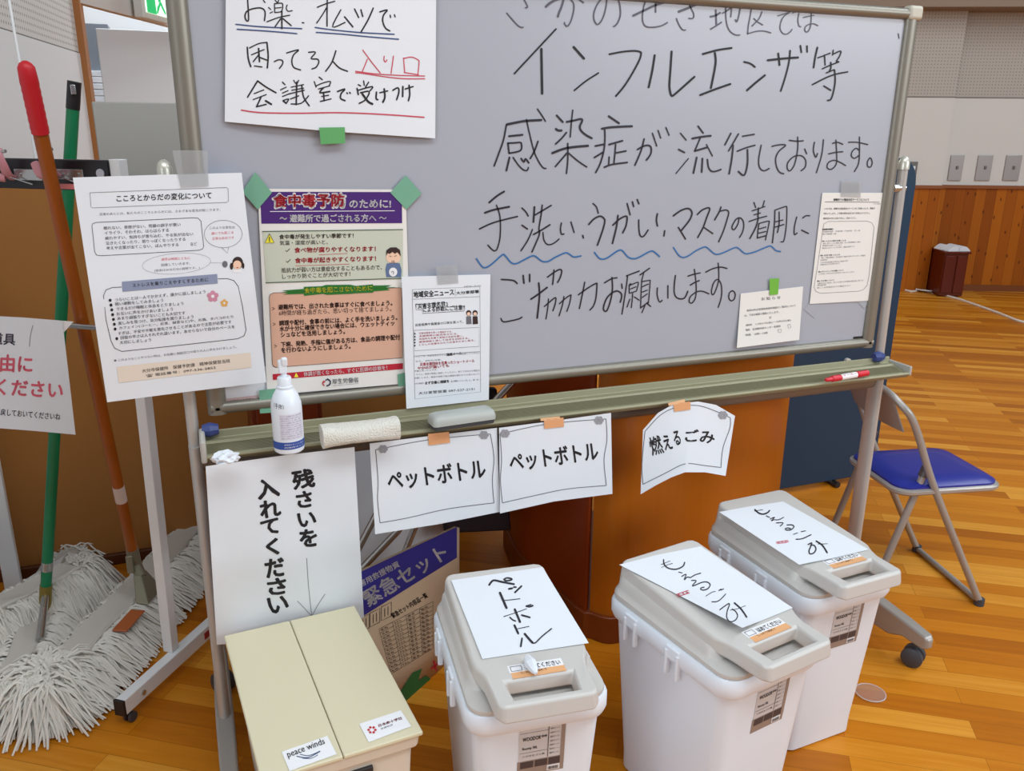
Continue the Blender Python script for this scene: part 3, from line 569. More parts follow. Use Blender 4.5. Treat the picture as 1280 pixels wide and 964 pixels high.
TE = [
 (590, 230, 8, [[2.4, (172, 185), (250, 120), (322, 75)], [2.5, (130, 288), (220, 258), (372, 228)], [1.9, (75, 450), (180, 400), (290, 365), (455, 325)], [1.7, (245, 212), (275, 300), (285, 400), (280, 540), (255, 640), (230, 668), (200, 655), (160, 612)],
  [1.8, (500, 240), (540, 280), (562, 320)], [1.9, (500, 412), (555, 450)], [1.7, (605, 455), (560, 560), (490, 668)], [2.4, (625, 230), (615, 380)], [1.9, (622, 315), (690, 275), (792, 215)], [1.9, (703, 212), (690, 320), (670, 440), (675, 500), (640, 590), (600, 680)], [2, (615, 505), (680, 470), (780, 408)], [1.6, (710, 485), (720, 560), (750, 602), (790, 605), (830, 585), (872, 550)],
  [1.8, (895, 390), (885, 450), (895, 500), (920, 500)], [1.7, (990, 380), (1022, 485)], [1.9, (1108, 515), (1115, 540)]]),
 (730, 230, 8, [[1.7, (90, 195), (125, 230), (143, 292)], [2.1, (48, 405), (100, 350), (160, 322), (200, 345), (208, 380), (185, 470), (135, 612)], [2.1, (290, 412), (350, 355), (415, 322), (432, 340), (420, 420), (388, 488)], [2.2, (340, 315), (325, 430), (285, 595)], [1.9, (432, 195), (462, 308)], [1.9, (485, 178), (497, 225)], [1.9, (533, 155), (550, 198)], [1.8, (548, 360), (550, 450), (560, 510), (580, 528), (605, 515), (642, 460)], [2, (735, 298), (725, 360), (735, 420)], [1.9, (808, 468), (800, 520)],
  [2.1, (895, 318), (970, 265), (1040, 245), (1075, 270), (1078, 310), (1050, 370), (970, 470)], [1.9, (945, 435), (1015, 550)], [1.9, (1135, 305), (1180, 262), (1240, 238), (1258, 255), (1230, 330), (1190, 440), (1138, 535)]]),
 (870, 230, 8, [[1.7, (80, 435), (168, 495)], [1.9, (250, 230), (235, 275), (188, 358)], [1.7, (235, 275), (300, 260), (328, 285), (310, 360), (275, 470), (228, 578)], [1.6, (430, 345), (420, 400), (385, 455), (362, 445), (365, 415), (400, 355), (440, 338), (472, 370), (478, 430), (462, 490), (435, 535)],
  [1.5, (580, 185), (598, 235)], [1.5, (685, 168), (668, 225)], [1.4, (562, 268), (620, 250), (690, 225)], [1.8, (625, 240), (620, 330)], [1.4, (582, 308), (645, 290)], [1.5, (532, 375), (620, 345), (708, 322)], [1.8, (625, 335), (600, 430), (540, 545)], [1.5, (630, 395), (620, 470), (615, 540)], [1.4, (630, 395), (725, 372), (730, 400), (695, 560)], [1.4, (630, 450), (700, 430)], [1.4, (625, 492), (700, 475)], [1.7, (615, 540), (700, 518)],
  [1.6, (790, 265), (785, 400), (765, 588)], [1.4, (790, 262), (850, 240), (900, 225), (910, 245), (905, 400), (890, 520), (875, 575), (850, 578)], [1.6, (832, 280), (832, 400), (815, 485)], [1.4, (795, 378), (870, 360)], [1.5, (790, 432), (880, 405)], [1.5, (1008, 330), (985, 430), (985, 505), (1012, 490)], [1.5, (1068, 340), (1100, 318), (1138, 318)], [1.7, (1058, 462), (1125, 495)]])]
for X, Y, K, L in TE: bs.strokes(L, 1.8, PEN, z=(X, Y, K), name='handwriting_handwashing')
WV = [(590, 230, 8, [[1.9, (45, 748), (100, 825), (140, 835), (200, 800), (300, 712), (330, 715), (390, 785), (440, 797), (500, 770), (600, 720), (640, 728), (700, 772), (760, 775), (830, 735), (930, 690), (970, 700), (1020, 730), (1090, 720)]]),
 (730, 230, 8, [[1.9, (105, 685), (150, 740), (190, 752), (240, 735), (340, 668), (385, 668), (440, 730), (500, 748), (560, 728), (660, 675), (700, 678), (755, 725)]]),
 (870, 230, 8, [[1.7, (-225, 635), (-170, 715), (-120, 735), (-60, 710), (0, 668), (80, 632), (115, 640), (180, 695), (220, 703), (280, 685), (380, 640), (420, 640), (480, 690), (520, 697), (600, 675), (720, 625), (755, 625), (800, 665), (845, 675)]])]
for X, Y, K, L in WV: bs.strokes(L, 1.9, PENB, z=(X, Y, K), name='wavy_underline')
GO = [
 (610, 320, 8, [[1.9, (135, 235), (220, 240), (265, 250), (292, 275)], [2.1, (352, 195), (360, 272)], [2.1, (417, 185), (417, 255)], [1.7, (130, 625), (145, 652), (180, 658), (300, 632), (340, 612)],
  [2.2, (508, 270), (515, 400), (493, 620)], [2.2, (430, 432), (500, 385), (592, 315)], [1.8, (595, 212), (660, 165), (715, 135), (738, 150), (725, 210), (697, 265)], [1.8, (660, 140), (655, 210), (647, 285)], [1.6, (565, 505), (640, 440), (670, 418), (680, 430), (670, 490), (650, 548)], [1.5, (605, 430), (598, 520), (580, 630)], [1.5, (715, 478), (780, 420), (825, 392), (830, 400), (815, 480), (790, 552)], [1.5, (760, 405), (745, 490), (712, 598)],
  [1.7, (905, 388), (1000, 320), (1080, 275), (1090, 290), (1080, 420), (1055, 500), (1020, 540)], [1.7, (968, 262), (945, 380), (915, 525)],
  [1.9, (1240, 215), (1245, 330), (1225, 450), (1190, 545), (1160, 545), (1158, 500), (1190, 420), (1240, 370), (1290, 350), (1330, 372), (1337, 410), (1324, 462)]]),
 (760, 310, 7.111, [[1.7, (-31, 310), (30, 275), (80, 265)], [1.7, (122, 320), (127, 360)], [1.6, (165, 248), (278, 205)], [1.6, (175, 245), (165, 330), (145, 460), (125, 588)], [1.4, (205, 318), (190, 330), (190, 400)], [1.3, (190, 335), (262, 305), (270, 320), (255, 380)], [1.3, (200, 365), (250, 345)], [1.3, (195, 402), (250, 385)], [1.4, (220, 405), (215, 470), (208, 530)], [1.4, (195, 455), (170, 525)], [1.4, (235, 435), (278, 465)],
  [1.6, (285, 240), (370, 180)], [1.4, (320, 215), (300, 290)], [1.4, (300, 290), (295, 400), (290, 535)], [1.3, (300, 300), (370, 288), (375, 300), (368, 400), (360, 490)], [1.3, (305, 345), (360, 320)], [1.3, (305, 392), (350, 375)], [1.3, (305, 440), (350, 408)], [1.5, (295, 530), (360, 480)], [1.5, (345, 490), (380, 520)], [1.4, (330, 510), (302, 575)],
  [1.6, (440, 355), (437, 410), (450, 465), (465, 480), (482, 465)], [1.6, (533, 335), (533, 445)], [1.7, (600, 245), (590, 330), (590, 400), (610, 440), (650, 453), (685, 440), (710, 385)],
  [1.6, (712, 250), (770, 232), (820, 222)], [1.6, (732, 330), (775, 305), (812, 290)], [1.5, (768, 190), (780, 280), (785, 380), (775, 450), (745, 490), (722, 475), (735, 430), (790, 390), (840, 385), (898, 408)],
  [1.6, (870, 215), (930, 185), (1000, 170), (1058, 182)], [1.5, (980, 135), (985, 200), (982, 300), (950, 395), (930, 415), (920, 385), (940, 310), (975, 280), (1005, 320), (1012, 400), (1000, 470), (980, 528)], [1.5, (1105, 380), (1080, 400), (1075, 445), (1095, 470), (1122, 455), (1132, 415), (1120, 388), (1105, 380)]])]
for X, Y, K, L in GO: bs.strokes(L, 1.6, PEN, z=(X, Y, K), name='handwriting_request')
bs.strokes([[(1123, 42), (1124, 48)]], 1, PEN, name='pen_dot')
# worn tape marks left on the board
TM = mat('tape_mark', rgb(166, 170, 180), 0.5)
for q in ([(1005, 387), (1014, 374), (1026, 382), (1018, 398)], [(1070, 375), (1079, 366), (1091, 372), (1080, 386)]): bs.poly(q, TM, name='tape_mark')
bs.poly([(1067, 421), (1081, 420), (1080, 424.5), (1066, 425.5)], BLACKP, name='maker_badge')
bs.done(wb)
for o in list(wb.children): pass
# ------------------------------------------------------------------ papers on the whiteboard
def curl(a=0.006, b=0.0): return lambda u, v: 0.0035 + a * max(0, v - 0.55) ** 2 * 4 + b * (2 * u - 1) ** 2
def finish(s, label, cat, group=None): s.done(); tag(s.root, label, cat, group); return s.root
def tape(s, q, m, name='tape', layer=3):
    s.poly(q, m, layer, name, sub=3); flatmesh(s.d.pop((name, m)), name, m, s.root)
# 1 nappy / medicine notice
s = Sheet([(283, -105), (412, -112), (546, -118)], [(281, 152), (410, 164), (544, 173)], (0, 0, 0), YN, lambda u, v: 0.004 + 0.012 * max(0, v - 0.8) * abs(2 * u - 1) * 5 * 0.3 + 0.0025 * math.sin(u * 9) * v - 0.022 * abs(u - 0.5) * (0.4 + 0.6 * v) + 0.012)
s.mesh('paper_notice', PAPER, 20, 20)
zl = (280, 0, 6.4286); zm = (390, 0, 6.425)
s.strokes([[1.8, (190, -60), (190, 0), (195, 80), (197, 160), (180, 165), (168, 130), (185, 90), (240, 68), (300, 65), (330, 95), (325, 165)], [1.5, (120, -30), (190, -40), (250, -50)], [1.4, (315, 0), (330, 20)], [1.4, (358, 60), (375, 75)], [1.4, (405, 30), (408, 100)], [1.4, (405, 30), (460, 25), (472, 40), (462, 90), (410, 100)], [1.3, (408, 65), (460, 60)], [1.3, (370, 105), (390, 95)], [1.4, (508, 40), (500, 65), (515, 90), (548, 85)], [1.5, (345, 175), (440, 140), (528, 122)], [1.9, (465, 90), (465, 230)], [1.6, (455, 150), (410, 215)], [1.7, (475, 150), (540, 205)], [1.4, (410, 0), (430, 20), (440, 0)], [1.6, (628, 182), (642, 184)],
 [1.6, (750, 58), (820, 30), (890, 10)], [1.8, (830, -10), (828, 100), (828, 210)], [1.5, (825, 60), (790, 120), (745, 185)],
 [2, (187, 380), (195, 470), (215, 535)], [1.5, (205, 385), (280, 350), (345, 340)], [2, (345, 342), (355, 450), (348, 545)], [1.5, (245, 530), (305, 538)], [1.5, (222, 440), (322, 398)], [2.1, (278, 390), (285, 495)], [1.6, (275, 445), (235, 495)], [1.7, (285, 460), (350, 485)],
 [1.6, (405, 495), (440, 480), (470, 488), (470, 515), (445, 550)], [1.7, (505, 425), (600, 400), (560, 440), (545, 490), (560, 540), (615, 562)], [1.7, (680, 420), (735, 420), (700, 470), (750, 475), (762, 500), (740, 540), (708, 553)],
 [1.9, (270, 650), (190, 780)], [1.9, (270, 650), (340, 700), (418, 745)], [1.4, (242, 752), (320, 722)], [1.4, (235, 800), (340, 760)], [1.9, (300, 775), (262, 858)], [1.7, (262, 858), (340, 838)], [2.4, (335, 810), (380, 838)],
 [1.6, (470, 660), (490, 680)], [1.4, (455, 722), (500, 700)], [1.4, (470, 748), (515, 728)], [1.4, (470, 775), (520, 755)], [2, (475, 810), (500, 830)], [1.6, (475, 808), (520, 795), (500, 830)], [1.4, (560, 645), (575, 670)], [1.4, (600, 645), (580, 690)], [1.4, (540, 700), (640, 680)], [1.4, (545, 725), (640, 708)], [1.6, (520, 755), (645, 725)], [2, (585, 660), (580, 840)], [1.6, (535, 795), (600, 770)], [1.8, (625, 690), (640, 780), (685, 850)], [1.6, (680, 770), (620, 830), (540, 835)],
 [1.6, (765, 620), (790, 640)], [1.5, (725, 655), (740, 700)], [1.5, (740, 690), (800, 665), (855, 655), (845, 690)], [1.5, (760, 715), (850, 690)], [2, (800, 705), (770, 745), (850, 735)], [1.9, (800, 745), (805, 810)], [1.5, (785, 775), (840, 765)], [1.6, (775, 815), (860, 795)]], 1.5, INK, z=zl)
s.strokes([[1.6, (232, 78), (165, 215), (265, 180)], [1.9, (262, 135), (328, 215)], [1.8, (342, 72), (375, 140)], [1.8, (393, 78), (408, 132)], [1.9, (492, 65), (450, 160), (395, 255)], [1.9, (545, 95), (605, 80), (575, 120), (568, 170), (590, 225), (625, 248)], [1.6, (628, 122), (632, 140)], [1.6, (662, 118), (668, 135)], [1.8, (192, 408), (160, 500), (110, 572)], [1.8, (165, 490), (220, 545), (285, 572)],
 [2, (205, 735), (265, 715), (235, 750), (230, 790), (265, 808)], [1.8, (280, 745), (285, 752)], [1.8, (302, 742), (308, 750)], [1.7, (372, 680), (390, 690)], [1.7, (415, 650), (420, 685)], [1.7, (455, 660), (430, 700)], [2, (362, 710), (372, 760)], [1.8, (370, 725), (485, 695), (465, 730)], [1.9, (390, 745), (460, 735), (430, 800), (380, 830)], [2.8, (405, 755), (450, 815), (485, 835)], [2.1, (518, 740), (515, 790), (528, 800)], [1.8, (545, 745), (608, 730)], [2.4, (580, 715), (585, 780), (570, 820)], [2, (650, 725), (690, 705), (698, 740), (680, 800)], [2.2, (730, 695), (728, 775)], [1.8, (748, 715), (812, 695)], [2.1, (780, 685), (785, 760), (775, 808)]], 1.7, INK, z=zm)
s.strokes([[(95, 195), (300, 215), (625, 230)], [(105, 235), (350, 250), (585, 270)]], 1.6, PENN, z=zl, name='blue_underline')
s.strokes([[(25, 220), (150, 238), (400, 262), (660, 275)], [(35, 260), (250, 275), (450, 295), (695, 315)]], 1.6, PENN, z=zm, name='blue_underline')
s.strokes([[(408, 402), (480, 500), (548, 585)], [(445, 475), (400, 585)], [(580, 452), (578, 480), (590, 498), (602, 480)], [(655, 450), (635, 590)], [(735, 465), (745, 580)], [(735, 470), (800, 458), (850, 480), (860, 500), (850, 600)], [(740, 582), (855, 600)], [(350, 585), (400, 588), (600, 618), (750, 632), (905, 632)], [(350, 572), (500, 592), (700, 605), (905, 610)]], 1.3, PENR, z=zm, name='red_writing')
s.strokes([[(-250 * 1 + 390 - 390, 0)]] if False else [[(140 / 6.4286 + 280, 885 / 6.4286), (326.7, 140.8), (373.3, 141.5), (420, 140.8), (460, 142), (495, 144), (530, 146.6)]], 1.7, PENR, name='red_writing')
tape(s, [(399, 159.5), (431, 159), (431.5, 179), (401, 180.5)], TAPEG2)
finish(s, 'large white handwritten sheet with blue and red underlines at the board\'s top left', 'notice')
# 2 mind and body sheet
def kb(u, v): return 0.004 + 0.012 * max(0, v - 0.35) * (1 - u) - 0.03 * abs(v - 0.56) + 0.016
s = Sheet([(91, 222), (200, 218.5), (302, 216)], [(134, 503), (233, 490), (333, 478)], (0, -0.03, 0), YN, kb)
s.mesh('paper_notice', PAPER, 18, 20)
k1 = (90, 210, 5.818); k2 = (110, 340, 5.565)
def loop(pts): return pts + [pts[0]]
s.strokes([loop([(130, 180), (640, 160), (1125, 142), (1135, 150), (1138, 240), (1125, 250), (640, 270), (150, 290), (138, 282)])], 0.5, GREYI, z=k1, sm=False, name='printed_line')
s.text('こころとからだの変化について', (325, 246), (1015, 222), 48, INK, 0.018, z=k1)
s.text('災害のあとには、私たちのこころとからだには、さまざまな変化が起こります。', (200, 346), (1080, 312), 20, GREYI, z=k1)
s.strokes([loop([(145, 420), (150, 405), (175, 396), (880, 362), (915, 364), (938, 385), (958, 570), (950, 588), (925, 598), (215, 638), (180, 634), (165, 610)])], 0.6, INK, z=k1, sm=False, name='printed_line')
for t, a, b in (('眠れない、食欲がない、胃腸の調子が悪い', (232, 450), (790, 423)), ('イライラ、そわそわ、はらはらする', (238, 486), (705, 464)), ('疲れやすい、気持ちが落ち込む、やる気が出ない', (242, 524), (882, 492)), ('泣きたくなったり、怒りっぽくなったりする', (247, 560), (826, 530)), ('考えや言葉が出てこない、ぼんやりする', (250, 596), (776, 570)), ('など', (862, 566), (910, 563))):
    s.text(t, a, b, 25, GREYI, 0.01, z=k1)
s.strokes([loop([(1100 + 138 * math.cos(q), 480 + 100 * math.sin(q)) for q in [math.pi * 2 * k / 24 for k in range(24)]]), [(1090, 580), (1130, 620), (1140, 575)]], 0.45, GREYI, z=k1, sm=False, name='printed_line')
for t, a, b, m in (('このような変化は', (1000, 446), (1185, 440), GREYI), ('誰にでも起こる', (1015, 486), (1175, 478), PINKI), ('正常な反応です', (1020, 524), (1180, 516), PINKI)): s.text(t, a, b, 20, m, z=k1)
s.strokes([loop([(760 + 250 * math.cos(q), 695 + 75 * math.sin(q) - 18 * math.cos(q)) for q in [math.pi * 2 * k / 24 for k in range(24)]]), [(1000, 690), (1090, 690)]], 0.4, LGREY, z=k1, sm=False, name='printed_line')
for t, a, b, m in (('通常は時間とともに', (650, 675), (860, 664), PINKI), ('回復していきます。', (650, 716), (860, 702), GREYI), ('(目安はおおむね1週間です。)', (600, 758), (930, 735), GREYI)): s.text(t, a, b, 20, m, z=k1)
SK = mat('print_skin', rgb(238, 200, 175), 0.7); HA = mat('print_hair', rgb(50, 30, 28), 0.7)
s.ellipse((1205, 690), 40, 45, HA, 1, z=k1); s.ellipse((1202, 705), 30, 32, SK, 2, z=k1); s.poly([(1170, 760), (1180, 735), (1225, 735), (1238, 760)], WHITE, 1, z=k1); s.ellipse((1112, 700), 20, 24, GREYI, 1, z=k1); s.ellipse((1160, 715), 12, 25, HA, 1, z=k1); s.ellipse((1245, 712), 9, 22, HA, 1, z=k1); s.poly([(1192, 722), (1212, 721), (1204, 730)], REDI, 3, z=k1, sub=1)
s.poly([(235, 68), (898, 14), (903, 80), (240, 138)], mat('print_slate', rgb(135, 145, 172), 0.7), 1, z=k2)
s.text('ストレスを乗りこえやすくするために', (310, 108), (838, 66), 28, INK, 0.0, 2, z=k2)
s.strokes([[(235, 105), (170, 108), (125, 125), (108, 165), (125, 330), (160, 480), (185, 530), (235, 553), (640, 510), (1040, 465), (1085, 445), (1100, 405), (1075, 240), (1045, 100), (1015, 60), (970, 46), (903, 48)]], 0.7, INK, z=k2, sm=False, name='printed_line')
BL = [('つらいことは一人でかかえず、誰かに話しましょう', 188, 206, 818, 148), ('軽い運動をしてみましょう', 190, 236, 525, 208), ('できるだけ睡眠と休息をとりましょう', 198, 270, 665, 230), ('お互いに声をかけあいましょう', 200, 304, 592, 270), ('あまり頑張りすぎないことも大切です', 205, 336, 678, 296), ('楽しみを見つけ、気分転換を図りましょう', 210, 370, 735, 322), ('カフェイン(コーヒー、紅茶、緑茶など)や、お酒、タバコのとり', 218, 404, 1012, 324), ('すぎは、不安や不眠を悪化させることがあるので注意が必要です', 210, 440, 1000, 358), ('回復の早さは人それぞれ違います。あせらないで自分のペースを', 228, 470, 1022, 392), ('大切にしましょう', 222, 504, 440, 484)]
for k, (t, x0, y0, x1, y1) in enumerate(BL):
    s.text(t, (x0, y0), (x1, y1), 24, GREYI, 0.012, z=k2)
    if k not in (7, 9): s.ellipse((154 + k * 5.8, 197 + k * 33.4), 10, 11, INK, 1, z=k2, n=10)
FL1 = mat('print_pink_flower', rgb(205, 140, 165), 0.7); FL2 = mat('print_yellow_flower', rgb(225, 175, 100), 0.7)
for (cx, cy, r, m, c2) in ((868, 170, 24, FL1, PINKI), (948, 217, 16, FL2, WHITE)):
    for q in range(5): s.ellipse((cx + r * math.cos(q * 1.2566 - 1.57), cy + r * math.sin(q * 1.2566 - 1.57)), r * 0.72, r * 0.72, m, 1, z=k2, n=12)
    s.ellipse((cx, cy), r * 0.5, r * 0.5, WHITE, 2, z=k2, n=12)
s.text('● このようなことやつらい時は、お気軽に相談窓口や周りの人に声をかけましょう。', (182, 626), (1035, 530), 18, GREYI, z=k2)
s.poly([(200, 660), (1130, 560), (1138, 665), (215, 772)], mat('print_cream', rgb(226, 214, 200), 0.7), 1, z=k2)
s.text('大分市保健所　保健予防課　精神保健担当班', (378, 702), (990, 630), 26, INK, 0.0, 2, z=k2)
s.text('☎ 電話番号：097-536-2852', (405, 734), (890, 676), 22, INK, 0.0, 2, z=k2)
tape(s, [(215, 188), (259, 188), (261, 233), (226, 235)], TAPEC)
finish(s, 'white printed sheet about mind and body taped over the board\'s left edge', 'notice')
# 3 food poisoning poster
s = Sheet([(322, 236), (507, 237)], [(334, 494), (514, 479)], (0, 0, 0), YN, lambda u, v: 0.004 + 0.003 * v)
s.mesh('poster', PAPERW, 14, 18)
a1 = (320, 230, 6.737); a2 = (320, 350, 6.426)
PUR = mat('print_purple', rgb(66, 22, 112), 0.6); SAGE = mat('print_sage', rgb(196, 202, 186), 0.7); DGR = mat('print_dark_green', rgb(70, 95, 70), 0.7); TANP = mat('print_tan', rgb(212, 168, 145), 0.7); GRN = mat('print_green', rgb(30, 110, 35), 0.7); YEL = mat('print_yellow', rgb(235, 225, 60), 0.7); CRM = mat('print_crimson', rgb(185, 28, 50), 0.65); BRN = mat('ink_brown', rgb(60, 32, 25), 0.7)
s.poly([(34, 66), (1228, 68), (1231, 330), (46, 334)], PUR, 1, z=a1)
s.text('食中毒予防', (140, 206), (755, 200), 124, WHITE, 0.075, 2, z=a1); s.text('食中毒予防', (152, 194), (742, 188), 104, REDI, 0.032, 3, z=a1)
s.text('のために!', (787, 201), (1135, 200), 68, WHITE, 0.03, 2, z=a1)
s.strokes([[(118, 232), (1168, 226)]], 0.8, WHITE, 2, z=a1, name='printed_line')
s.text('〜 避難所で過ごされる方へ 〜', (200, 322), (1098, 318), 64, WHITE, 0.025, 2, z=a1)
s.poly([(55, 402), (1236, 386), (1238, 792), (85, 830)], SAGE, 1, z=a1)
s.strokes([[(55, 400), (1236, 384)], [(85, 832), (1238, 794)]], 1.1, DGR, 2, z=a1, name='printed_line')
s.poly([(113, 420), (155, 495), (75, 497)], YEL, 2, z=a1); s.strokes([loop([(113, 420), (155, 495), (75, 497)])], 0.6, BRN, 3, z=a1, sm=False); s.strokes([[1.1, (113, 448), (114, 472)], [1.1, (114, 480), (114, 484)]], 1, INK, 3, z=a1)
s.text('食中毒が発生しやすい季節です！', (197, 466), (822, 454), 40, BRN, 0.02, 2, z=a1); s.text('気温・湿度が高いと、', (200, 516), (605, 508), 38, BRN, 0.006, 2, z=a1)
s.text('食べ物が腐りやすくなります！', (325, 580), (1008, 568), 45, REDI, 0.028, 2, z=a1); s.text('食中毒が起きやすくなります！', (330, 668), (1010, 650), 45, REDI, 0.028, 2, z=a1)
s.strokes([[(528, 597), (770, 585)], [(332, 690), (790, 675)]], 0.5, REDI, 2, z=a1, name='printed_line'); s.strokes([[(248, 560), (260, 570), (285, 545)], [(255, 650), (265, 662), (290, 635)]], 0.8, BRN, 2, z=a1, sm=False)
s.text('抵抗力が弱い方は重症化することもあるので、', (215, 748), (1060, 722), 42, BRN, 0.008, 2, z=a1); s.text('しっかり防ぐことが大切です！', (222, 800), (795, 778), 40, BRN, 0.008, 2, z=a1)
SHB = mat('print_blue_shirt', rgb(92, 112, 150), 0.7)
s.poly([(1100, 672), (1150, 660), (1210, 668), (1226, 720), (1222, 785), (1098, 785), (1090, 720)], SHB, 2, z=a1); s.ellipse((1157, 618), 62, 52, SK, 2, z=a1); s.poly([(1096, 610), (1098, 560), (1130, 535), (1180, 533), (1212, 555), (1220, 612), (1205, 590), (1190, 575), (1170, 588), (1150, 572), (1125, 590), (1108, 580)], HA, 3, z=a1)
s.ellipse((1155, 742), 35, 38, WHITE, 3, z=a1); s.strokes([[(1122, 605), (1142, 612)], [(1165, 610), (1185, 602)], [(1140, 655), (1155, 648), (1168, 655)], [(1140, 745), (1150, 735), (1160, 745), (1155, 760)]], 0.6, BRN, 4, z=a1)
s.poly([(107, 140), (112, 118), (140, 104), (1150, 62), (1172, 66), (1178, 625), (165, 702), (142, 696), (132, 676)], TANP, 1, z=a2)
s.strokes([loop([(107, 140), (112, 118), (140, 104), (1150, 62), (1172, 66), (1178, 625), (165, 702), (142, 696), (132, 676)])], 0.5, BRN, 2, z=a2, sm=False, name='printed_line')
s.poly([(205, 85), (385, 72), (385, 55), (530, 50), (560, 40), (760, 38), (800, 48), (940, 35), (940, 45), (1090, 42), (1040, 60), (1130, 58), (1050, 72), (1080, 82), (945, 92), (940, 102), (800, 108), (760, 112), (570, 120), (540, 112), (385, 128), (385, 112), (215, 118), (260, 104), (190, 104), (255, 92)], GRN, 2, z=a2)
s.text('食中毒を起こさないために', (390, 108), (935, 86), 44, YEL, 0.015, 3, z=a2)
for t, x0, y0, x1, y1, bo in (('避難所では、出された食事はすぐに食べましょう。', 180, 240, 1095, 205, .03), ('6時間が経ち過ぎたら、思い切って捨てましょう。', 185, 288, 1088, 250, -.004), ('調理や配付、食事の前には、よく手を洗いましょう。', 188, 368, 1135, 322, .03), ('水が十分に確保できない場合には、ウェットティッ', 192, 415, 1112, 366, .03), ('シュなどを活用しましょう。', 200, 462, 715, 434, .03), ('下痢、発熱、手指に傷がある方は、食品の調理や配付', 203, 540, 1158, 480, .03), ('を行わないようにしましょう。', 205, 586, 760, 552, .03)):
    s.text(t, (x0, y0), (x1, y1), 42, BRN, bo, 2, z=a2)
s.strokes([[(130, 220), (150, 231), (130, 242)], [(137, 345), (157, 355), (137, 366)], [(148, 522), (168, 530), (150, 542)]], 0.7, BRN, 2, z=a2, sm=False)
s.poly([(134, 757), (1180, 668), (1180, 716), (136, 804)], CRM, 1, z=a2); s.text('体調が悪くなったら、すぐに医師の診察を！', (385, 775), (1055, 722), 36, WHITE, 0.012, 2, z=a2); s.poly([(322, 745), (342, 780), (306, 782)], YEL, 2, z=a2)
s.text('厚生労働省', (615, 838), (825, 822), 42, GREYI, 0.012, 2, z=a2); s.strokes([[1.2, (545, 812), (535, 830), (548, 848)], [1.0, (555, 815), (545, 825)]], 1, REDI, 2, z=a2, name='ministry_emblem'); s.strokes([[1.7, (575, 796), (597, 815), (592, 840), (570, 850)], [1.3, (560, 805), (575, 800)]], 1, mat('print_navy', rgb(30, 40, 75), 0.6), 2, z=a2, name='ministry_emblem')
s.strokes([[(615, 850), (822, 832)]], 0.3, GREYI, 2, z=a2, name='printed_line')
tape(s, [(303, 240), (319, 215), (340, 241), (322, 262)], TAPEG); tape(s, [(488, 241), (507, 219), (527, 242), (508, 262)], TAPEG)
tape(s, [(324, 488), (352, 485), (352, 515), (325, 517)], TAPEG); tape(s, [(497, 468), (506, 466), (507, 488), (498, 489)], TAPEG)
finish(s, 'colour poster with purple banner warning of food poisoning, at the board\'s left', 'poster')
# small card half hidden below
s = Sheet([(272, 464), (333, 458)], [(279, 511), (337, 505)], (0, 0, 0), YN, lambda u, v: 0.002)
s.mesh('card', PAPER, 2, 2); s.poly([(279, 499), (322, 494), (323, 504), (280, 508)], mat('print_rose_strip', rgb(205, 180, 180), 0.7)); s.text('お知らせください', (288, 505), (318, 501.5), 5, mat('ink_plum', rgb(120, 60, 70), 0.7), 0.0, 2)
finish(s, 'white card with dull pink strip at the board\'s lower left corner', 'card')
# 4 police news sheet
s = Sheet([(502, 346), (613, 343)], [(508, 511), (611, 500)], (0, 0, 0), YN, lambda u, v: 0.012 + 0.010 * v + 0.003 * math.cos(u * 3))
s.mesh('paper_notice', PAPER, 12, 14)
n = (500, 335, 5.358)
s.strokes([loop([(82, 145), (535, 125), (540, 830), (100, 878)]), [(82, 210), (535, 192)], [(370, 140), (370, 190)], loop([(95, 418), (528, 398), (530, 525), (98, 555)]), [(97, 590), (535, 560)]], 0.4, GREYI, z=n, sm=False, name='printed_line')
s.text('地域安全ニュース', (92, 200), (362, 182), 42, INK, 0.03, z=n); s.text('大分東部署', (378, 180), (530, 168), 22, INK, 0.02, z=n); s.text('令和7年11月27日', (428, 132), (540, 126), 12, GREYI, z=n)
s.text('「災害支援名目」', (108, 275), (318, 255), 34, INK, 0.02, z=n); s.text('による詐欺にご注意!!', (155, 298), (435, 280), 34, INK, 0.02, z=n)
s.strokes([loop([(105, 245), (318, 232), (322, 262), (435, 255), (432, 288), (150, 305), (148, 280), (108, 280)])], 0.5, INK, z=n, sm=False, name='printed_line')
s.text('災害復興や義援金の口実を装って、', (102, 392), (425, 368), 18, INK, 0.01, z=n)
for k, t in enumerate(('災害支援金を装った電話をする。', '支援物資の販売をかたる。', '市役所を名乗り家族の名前を聞く。', '被害調査と称して自宅を訪問する。', 'くらしの支援をかたりお金をだまし取る。')):
    s.text(t, (128, 444 + k * 19.5), (350 + k * 38, 432 + k * 14.5), 13, REDI, 0.005, z=n); s.poly([(94, 436 + k * 20), (104, 435 + k * 20), (104, 445 + k * 20), (94, 446 + k * 20)], INK, z=n, sub=1)
